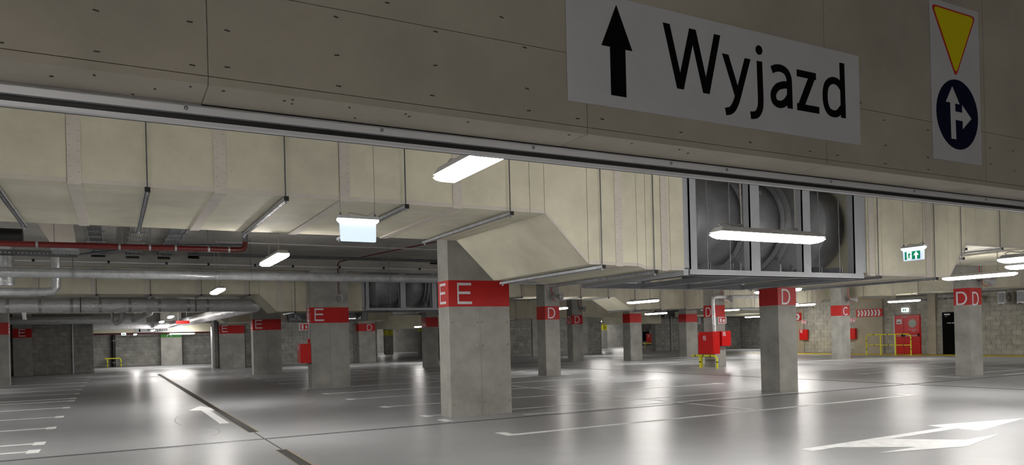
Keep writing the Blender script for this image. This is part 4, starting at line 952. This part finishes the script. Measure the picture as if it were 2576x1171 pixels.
t = thing('fire_pipe', 'thin red pipe line along the top of the far lane wall', 'pipe', (2, 64.9, 2.5)); obj('pipe', MB().tube([(-1.5, 64.0, 2.52), (6.9, 64.0, 2.52)], 0.05, 8), 'red_pipe', t)
for x_, y_ in ((0, 64.0), (5, 64.0)): obj('rod', MB().tube([(x_, y_, 2.55), (x_, y_, ZC)], 0.012, 5), 'steel_dark', t)
t = thing('exit_sign', 'tiny lit exit sign on the far lane wall', 'exit sign', (0.4, 64.0, 2.42)); obj('panel', box(0.60, 0.92, 63.9, 63.94, 2.42, 2.60), 'sign_glow_top', t); obj('green_field', box(0.64, 0.88, 63.89, 63.9, 2.46, 2.53), 'exit_green', t)
for x_, y_ in ((0.76, 63.92),): obj('rod', MB().tube([(x_, y_, 2.6), (x_, y_, ZC)], 0.012, 5), 'steel_dark', t)
t = thing('direction_sign', 'far white Wyjazd sign above the lane end, partly behind foil', 'sign', (2.4, 57.3, 2.5)); obj('panel', box(1.4, 3.6, 57.36, 57.399, 2.50, 2.95), 'sign_white', t)
text('lettering', 'Wyjazd', 'sign_black', t, 'S', 2.1, 57.355, 2.60, 0.27, width=1.3); obj('arrow', MB().prism([(1.62,2.55),(1.72,2.55),(1.72,2.75),(1.8,2.75),(1.67,2.9),(1.54,2.75),(1.62,2.75)], planeS(57.36), 0, 0.004), 'sign_black', t)
t = thing('hanging_sign', 'small plain red sign board hanging under the foil duct', 'sign', (3.0, 40, 2.62)); obj('board', box(2.69, 3.30, 38.9, 38.93, 2.60, 2.75), 'red_paint', t)
for x in (2.8, 3.18): obj('suspension', MB().tube([(x, 38.915, 2.75), (x, 38.915, ZC)], 0.01, 5), 'cable_grey', t)

# ------------------------------------------------------------------ right wall: chevrons, doors, air conditioners
def chevron_board(label, y, z, wd, h, n):
    t = thing('chevron_sign', label, 'sign', (40.43, y, z)); f = lambda u, v, d: (40.42-d, y-u, z+v)
    obj('panel', MB().prism([(0,0),(wd,0),(wd,h),(0,h)], f, 0, 0.015), 'red_paint', t)
    p = wd*0.88/max(n, 1) if n > 1 else wd
    for k in range(n):
        u = wd*0.055 + k*p if n > 1 else wd*0.25; s = min(p*0.62, 0.30) if n > 1 else wd*0.4; aw = s*0.85
        obj('chevron', MB().prism([(u,h*0.1),(u+aw,h*0.1),(u+aw+s*0.5,h*0.5),(u+aw,h*0.9),(u,h*0.9),(u+s*0.5,h*0.5)], f, 0.015, 0.019), 'white_paint', t)
chevron_board('wide red board with seven white chevrons beside the red door', 30.05, 2.24, 1.80, 0.46, 7)
chevron_board('short red board with one white chevron by the left wall cabinet', 34.72, 2.16, 0.55, 0.52, 1)

d1 = thing('door_1', 'red steel double door with round window and panic bars', 'door', (40.5, 26.8, 0)); d1['kind'] = 'structure'
fW = lambda u, v, d: (40.50-d, -u, v)
RW = lambda n, y0, y1, z0, z1, d0, d1_, m, p: obj(n, MB().prism([(-y0, z0), (-y1, z0), (-y1, z1), (-y0, z1)], fW, d0, d1_), m, p)
RW('frame', 27.60, 25.98, 0, 2.24, -0.04, 0.0, 'red_gloss', d1); RW('frame_edge', 27.62, 27.56, 0, 2.25, 0, 0.03, 'white_paint', d1)
lf = RW('door_leaf', 27.54, 27.0, 0.01, 2.21, 0.0, 0.04, 'red_gloss', d1); rf = RW('door_leaf', 26.985, 26.02, 0.01, 2.21, 0.0, 0.04, 'red_gloss', d1)
RW('notice', 27.42, 27.10, 1.74, 2.02, 0.04, 0.045, 'white_paint', lf); RW('notice_arrow', 27.36, 27.18, 1.81, 1.86, 0.045, 0.048, 'sign_black', lf)
RW('panic_bar', 27.4, 27.1, 1.03, 1.07, 0.05, 0.09, 'steel_white', lf); RW('panic_bar', 26.92, 26.15, 1.03, 1.07, 0.05, 0.09, 'steel_white', rf)
RW('bar_mount', 27.12, 27.02, 1.0, 1.16, 0.04, 0.1, 'black', lf); RW('bar_mount', 26.97, 26.88, 1.0, 1.16, 0.04, 0.1, 'black', rf); RW('bar_mount', 26.12, 26.05, 1.0, 1.2, 0.04, 0.1, 'black', rf)
obj('porthole_ring', MB().prism([(-y, z) for y, z in ngon(26.45, 1.76, 0.245, 32)], fW, 0.04, 0.046), 'galvanised', rf)
obj('porthole_glass', MB().prism([(-y, z) for y, z in ngon(26.45, 1.76, 0.225, 32)], fW, 0.046, 0.049), 'glass_pane', rf)
RW('closer', 27.05, 26.75, 2.13, 2.18, 0.04, 0.08, 'galvanised', rf)
text('lettering', 'KLATKA SCHODOWA', 'white_paint', rf, 'W', 40.455, 26.72, 1.38, 0.05, width=0.60, bold=0.002); text('lettering', 'NUMER 2', 'white_paint', rf, 'W', 40.455, 26.50, 1.29, 0.05, width=0.24, bold=0.002)
t = thing('exit_sign', 'small lit exit sign above the red double door', 'exit sign', (40.5, 26.9, 2.45))
RW('panel', 27.09, 26.68, 2.44, 2.66, 0.0, 0.06, 'sign_glow_top', t); RW('green_field', 27.0, 26.92, 2.49, 2.61, 0.06, 0.064, 'exit_green', t); RW('green_field', 26.88, 26.80, 2.49, 2.61, 0.06, 0.064, 'exit_green', t)
d2 = thing('door_2', 'black steel door half hidden by the bright D pillar', 'door', (40.5, 24.0, 0)); d2['kind'] = 'structure'
RW('frame', 24.74, 23.3, 0, 2.33, -0.03, 0.0, 'black', d2); lf2 = RW('door_leaf', 24.70, 23.35, 0.01, 2.30, 0.0, 0.03, 'sign_black', d2)
RW('plate', 24.60, 24.28, 2.16, 2.24, 0.03, 0.035, 'white_paint', lf2); text('lettering', 'POM. ELEKTR.', 'white_paint', lf2, 'W', 40.463, 24.44, 1.70, 0.05, width=0.62, bold=0.002)
RW('small_print', 24.55, 24.42, 2.07, 2.09, 0.03, 0.034, 'plastic_grey', lf2)
# unlit fittings on the right wall and cross wall
t = thing('wall_conduit', 'grey unlit tube fitting high on the wall above the doors', 'lamp', (40.4, 26.2, 2.98)); RW('body', 25.9, 24.0, 3.03, 3.12, 0.0, 0.08, 'steel_dark', t)
for k in range(5): RW('clip', 25.7-k*0.35, 25.66-k*0.35, 3.05, 3.10, 0.08, 0.09, 'steel_white', t)
t = thing('wall_conduit', 'brown conduit running down the wall between the two doors', 'conduit', (40.42, 25.02, 0)); obj('pipe', MB().tube([(40.45, 25.02, 1.9), (40.45, 25.02, 3.4)], 0.02, 6), 'rust_edge', t)
def ac(label, x, y, z):
    t = thing('air_conditioner', label, 'air conditioner', (x, y, z))
    obj('casing', box(x, x+0.84, y, y+0.34, z, z+0.57), 'steel_white', t)
    obj('side_grille', box(x-0.012, x, y+0.02, y+0.32, z+0.03, z+0.54), 'steel_dark', t)
    obj('fan_recess', MB().lathe([(-0.005, 0.23), (-0.012, 0.235), (-0.012, 0.001)], (x+0.34, y, z+0.285), 'y', 24), 'rust_edge', t)
    for r in (0.09, 0.15, 0.21): obj('grille_ring', MB().lathe([(-0.02, r-0.006), (-0.026, r), (-0.02, r+0.006)], (x+0.34, y, z+0.285), 'y', 24), 'steel_white', t)
    obj('hub', MB().lathe([(-0.03, 0.001), (-0.03, 0.045), (-0.012, 0.05)], (x+0.34, y, z+0.285), 'y', 16), 'steel_white', t)
    obj('bracket', MB().box(x-0.06, x+1.1, y+0.04, y+0.08, z-0.05, z-0.005).box(x-0.06, x+1.1, y+0.26, y+0.30, z-0.05, z-0.005), 'steel_white', t)
ac('outdoor air conditioner unit on the right wall, left one', 39.4, 20.85, 2.64); ac('air conditioner unit cut off by the right edge of the picture', 39.4, 19.95, 2.64)
# distant things past the passages
t = thing('wall_vent', 'black louvred opening with pale frame, far beyond the passage', 'vent', (57.5, 72.9, 0.8))
obj('opening', box(56.6, 58.9, 72.93, 72.99, 0.6, 1.75), 'hole_dark', t)
for x in (56.6, 57.7, 58.9): obj('frame', box(x-0.04, x+0.04, 72.88, 72.93, 0.6, 1.8), 'white_paint', t)
t = thing('switch_box', 'pale electrical box on the wall beyond the passage', 'box', (58.9, 72.8, 1.2)); obj('box', box(58.95, 59.5, 72.7, 72.99, 1.1, 1.95), 'plastic_grey', t)
cabinet('small distant red cabinet in the passage, on a yellow stand', 'W', 47.7, 59.6, 0.62, 0.85, 0.9, 0.4, True)
t = thing('bumper_rail', 'small distant yellow stand under the passage cabinet', 'rail', (47.6, 59, 0)); tube_rail(t, [(47.5, 59.9, 0.55), (47.5, 58.4, 0.55), (47.5, 58.3, 0.0)], 0.05, [((47.5, 59.5, 0.25), (47.5, 59.5, 0.3))]); obj('post', MB().tube([(47.5, 59.5, 0), (47.5, 59.5, 0.55)], 0.05, 8), 'yellow_paint', t)
t = thing('foil_pipe', 'short foil pipe dropping to the small distant cabinet', 'pipe', (48.2, 59.1, 1.5)); obj('wrap', MB().tube([(48.2, 59.1, 1.5), (48.2, 59.1, ZC)], 0.13, 10), 'foil_smooth', t)
t = thing('drain_pipe', 'pale pipe running down the recess wall corner', 'pipe', (43.4, 49.4, 0)); obj('pipe', MB().tube([(42.6, 49.8, 0.0), (42.6, 49.8, 3.0)], 0.06, 8), 'plastic_grey', t)
for k, (x, y) in enumerate(((44.9, 49.6), (46.4, 49.6))):
    ac(('distant unit under the recess ceiling, left of two', 'distant unit under the recess ceiling, right of two')[k], x, y-0.075, 2.3)
t = thing('ceiling_conduit', 'long thin pale pipe along the recess wall top', 'pipe', (45, 48, 2.75)); obj('pipe', MB().tube([(50.6, 36, 2.95), (50.6, 49.5, 2.95)], 0.05, 8), 'red_pipe', t)
# yellowish ducts over the recess
t = thing('air_duct', 'yellowish stepped duct above the recess, behind the cabinet pillar', 'duct', (42, 40, 3.1))
obj('body', box(40.9, 50, 39.8, 41.6, 3.15, 3.9), 'cream_board', t); obj('body', box(40.9, 50.5, 43.5, 45, 2.95, 3.5), 'cream_board', t); obj('body', box(41.5, 50.5, 46.5, 48, 2.85, 3.3), 'cream_board', t)
for x_, y_ in ((42, 44.2), (50, 44.2), (42, 47), (50, 47), (42, 40.5)): obj('rod', MB().tube([(x_, y_, 3.2), (x_, y_, ZC)], 0.012, 5), 'steel_dark', t)
print('bricks', NB[0], 'objects', len(bpy.data.objects))
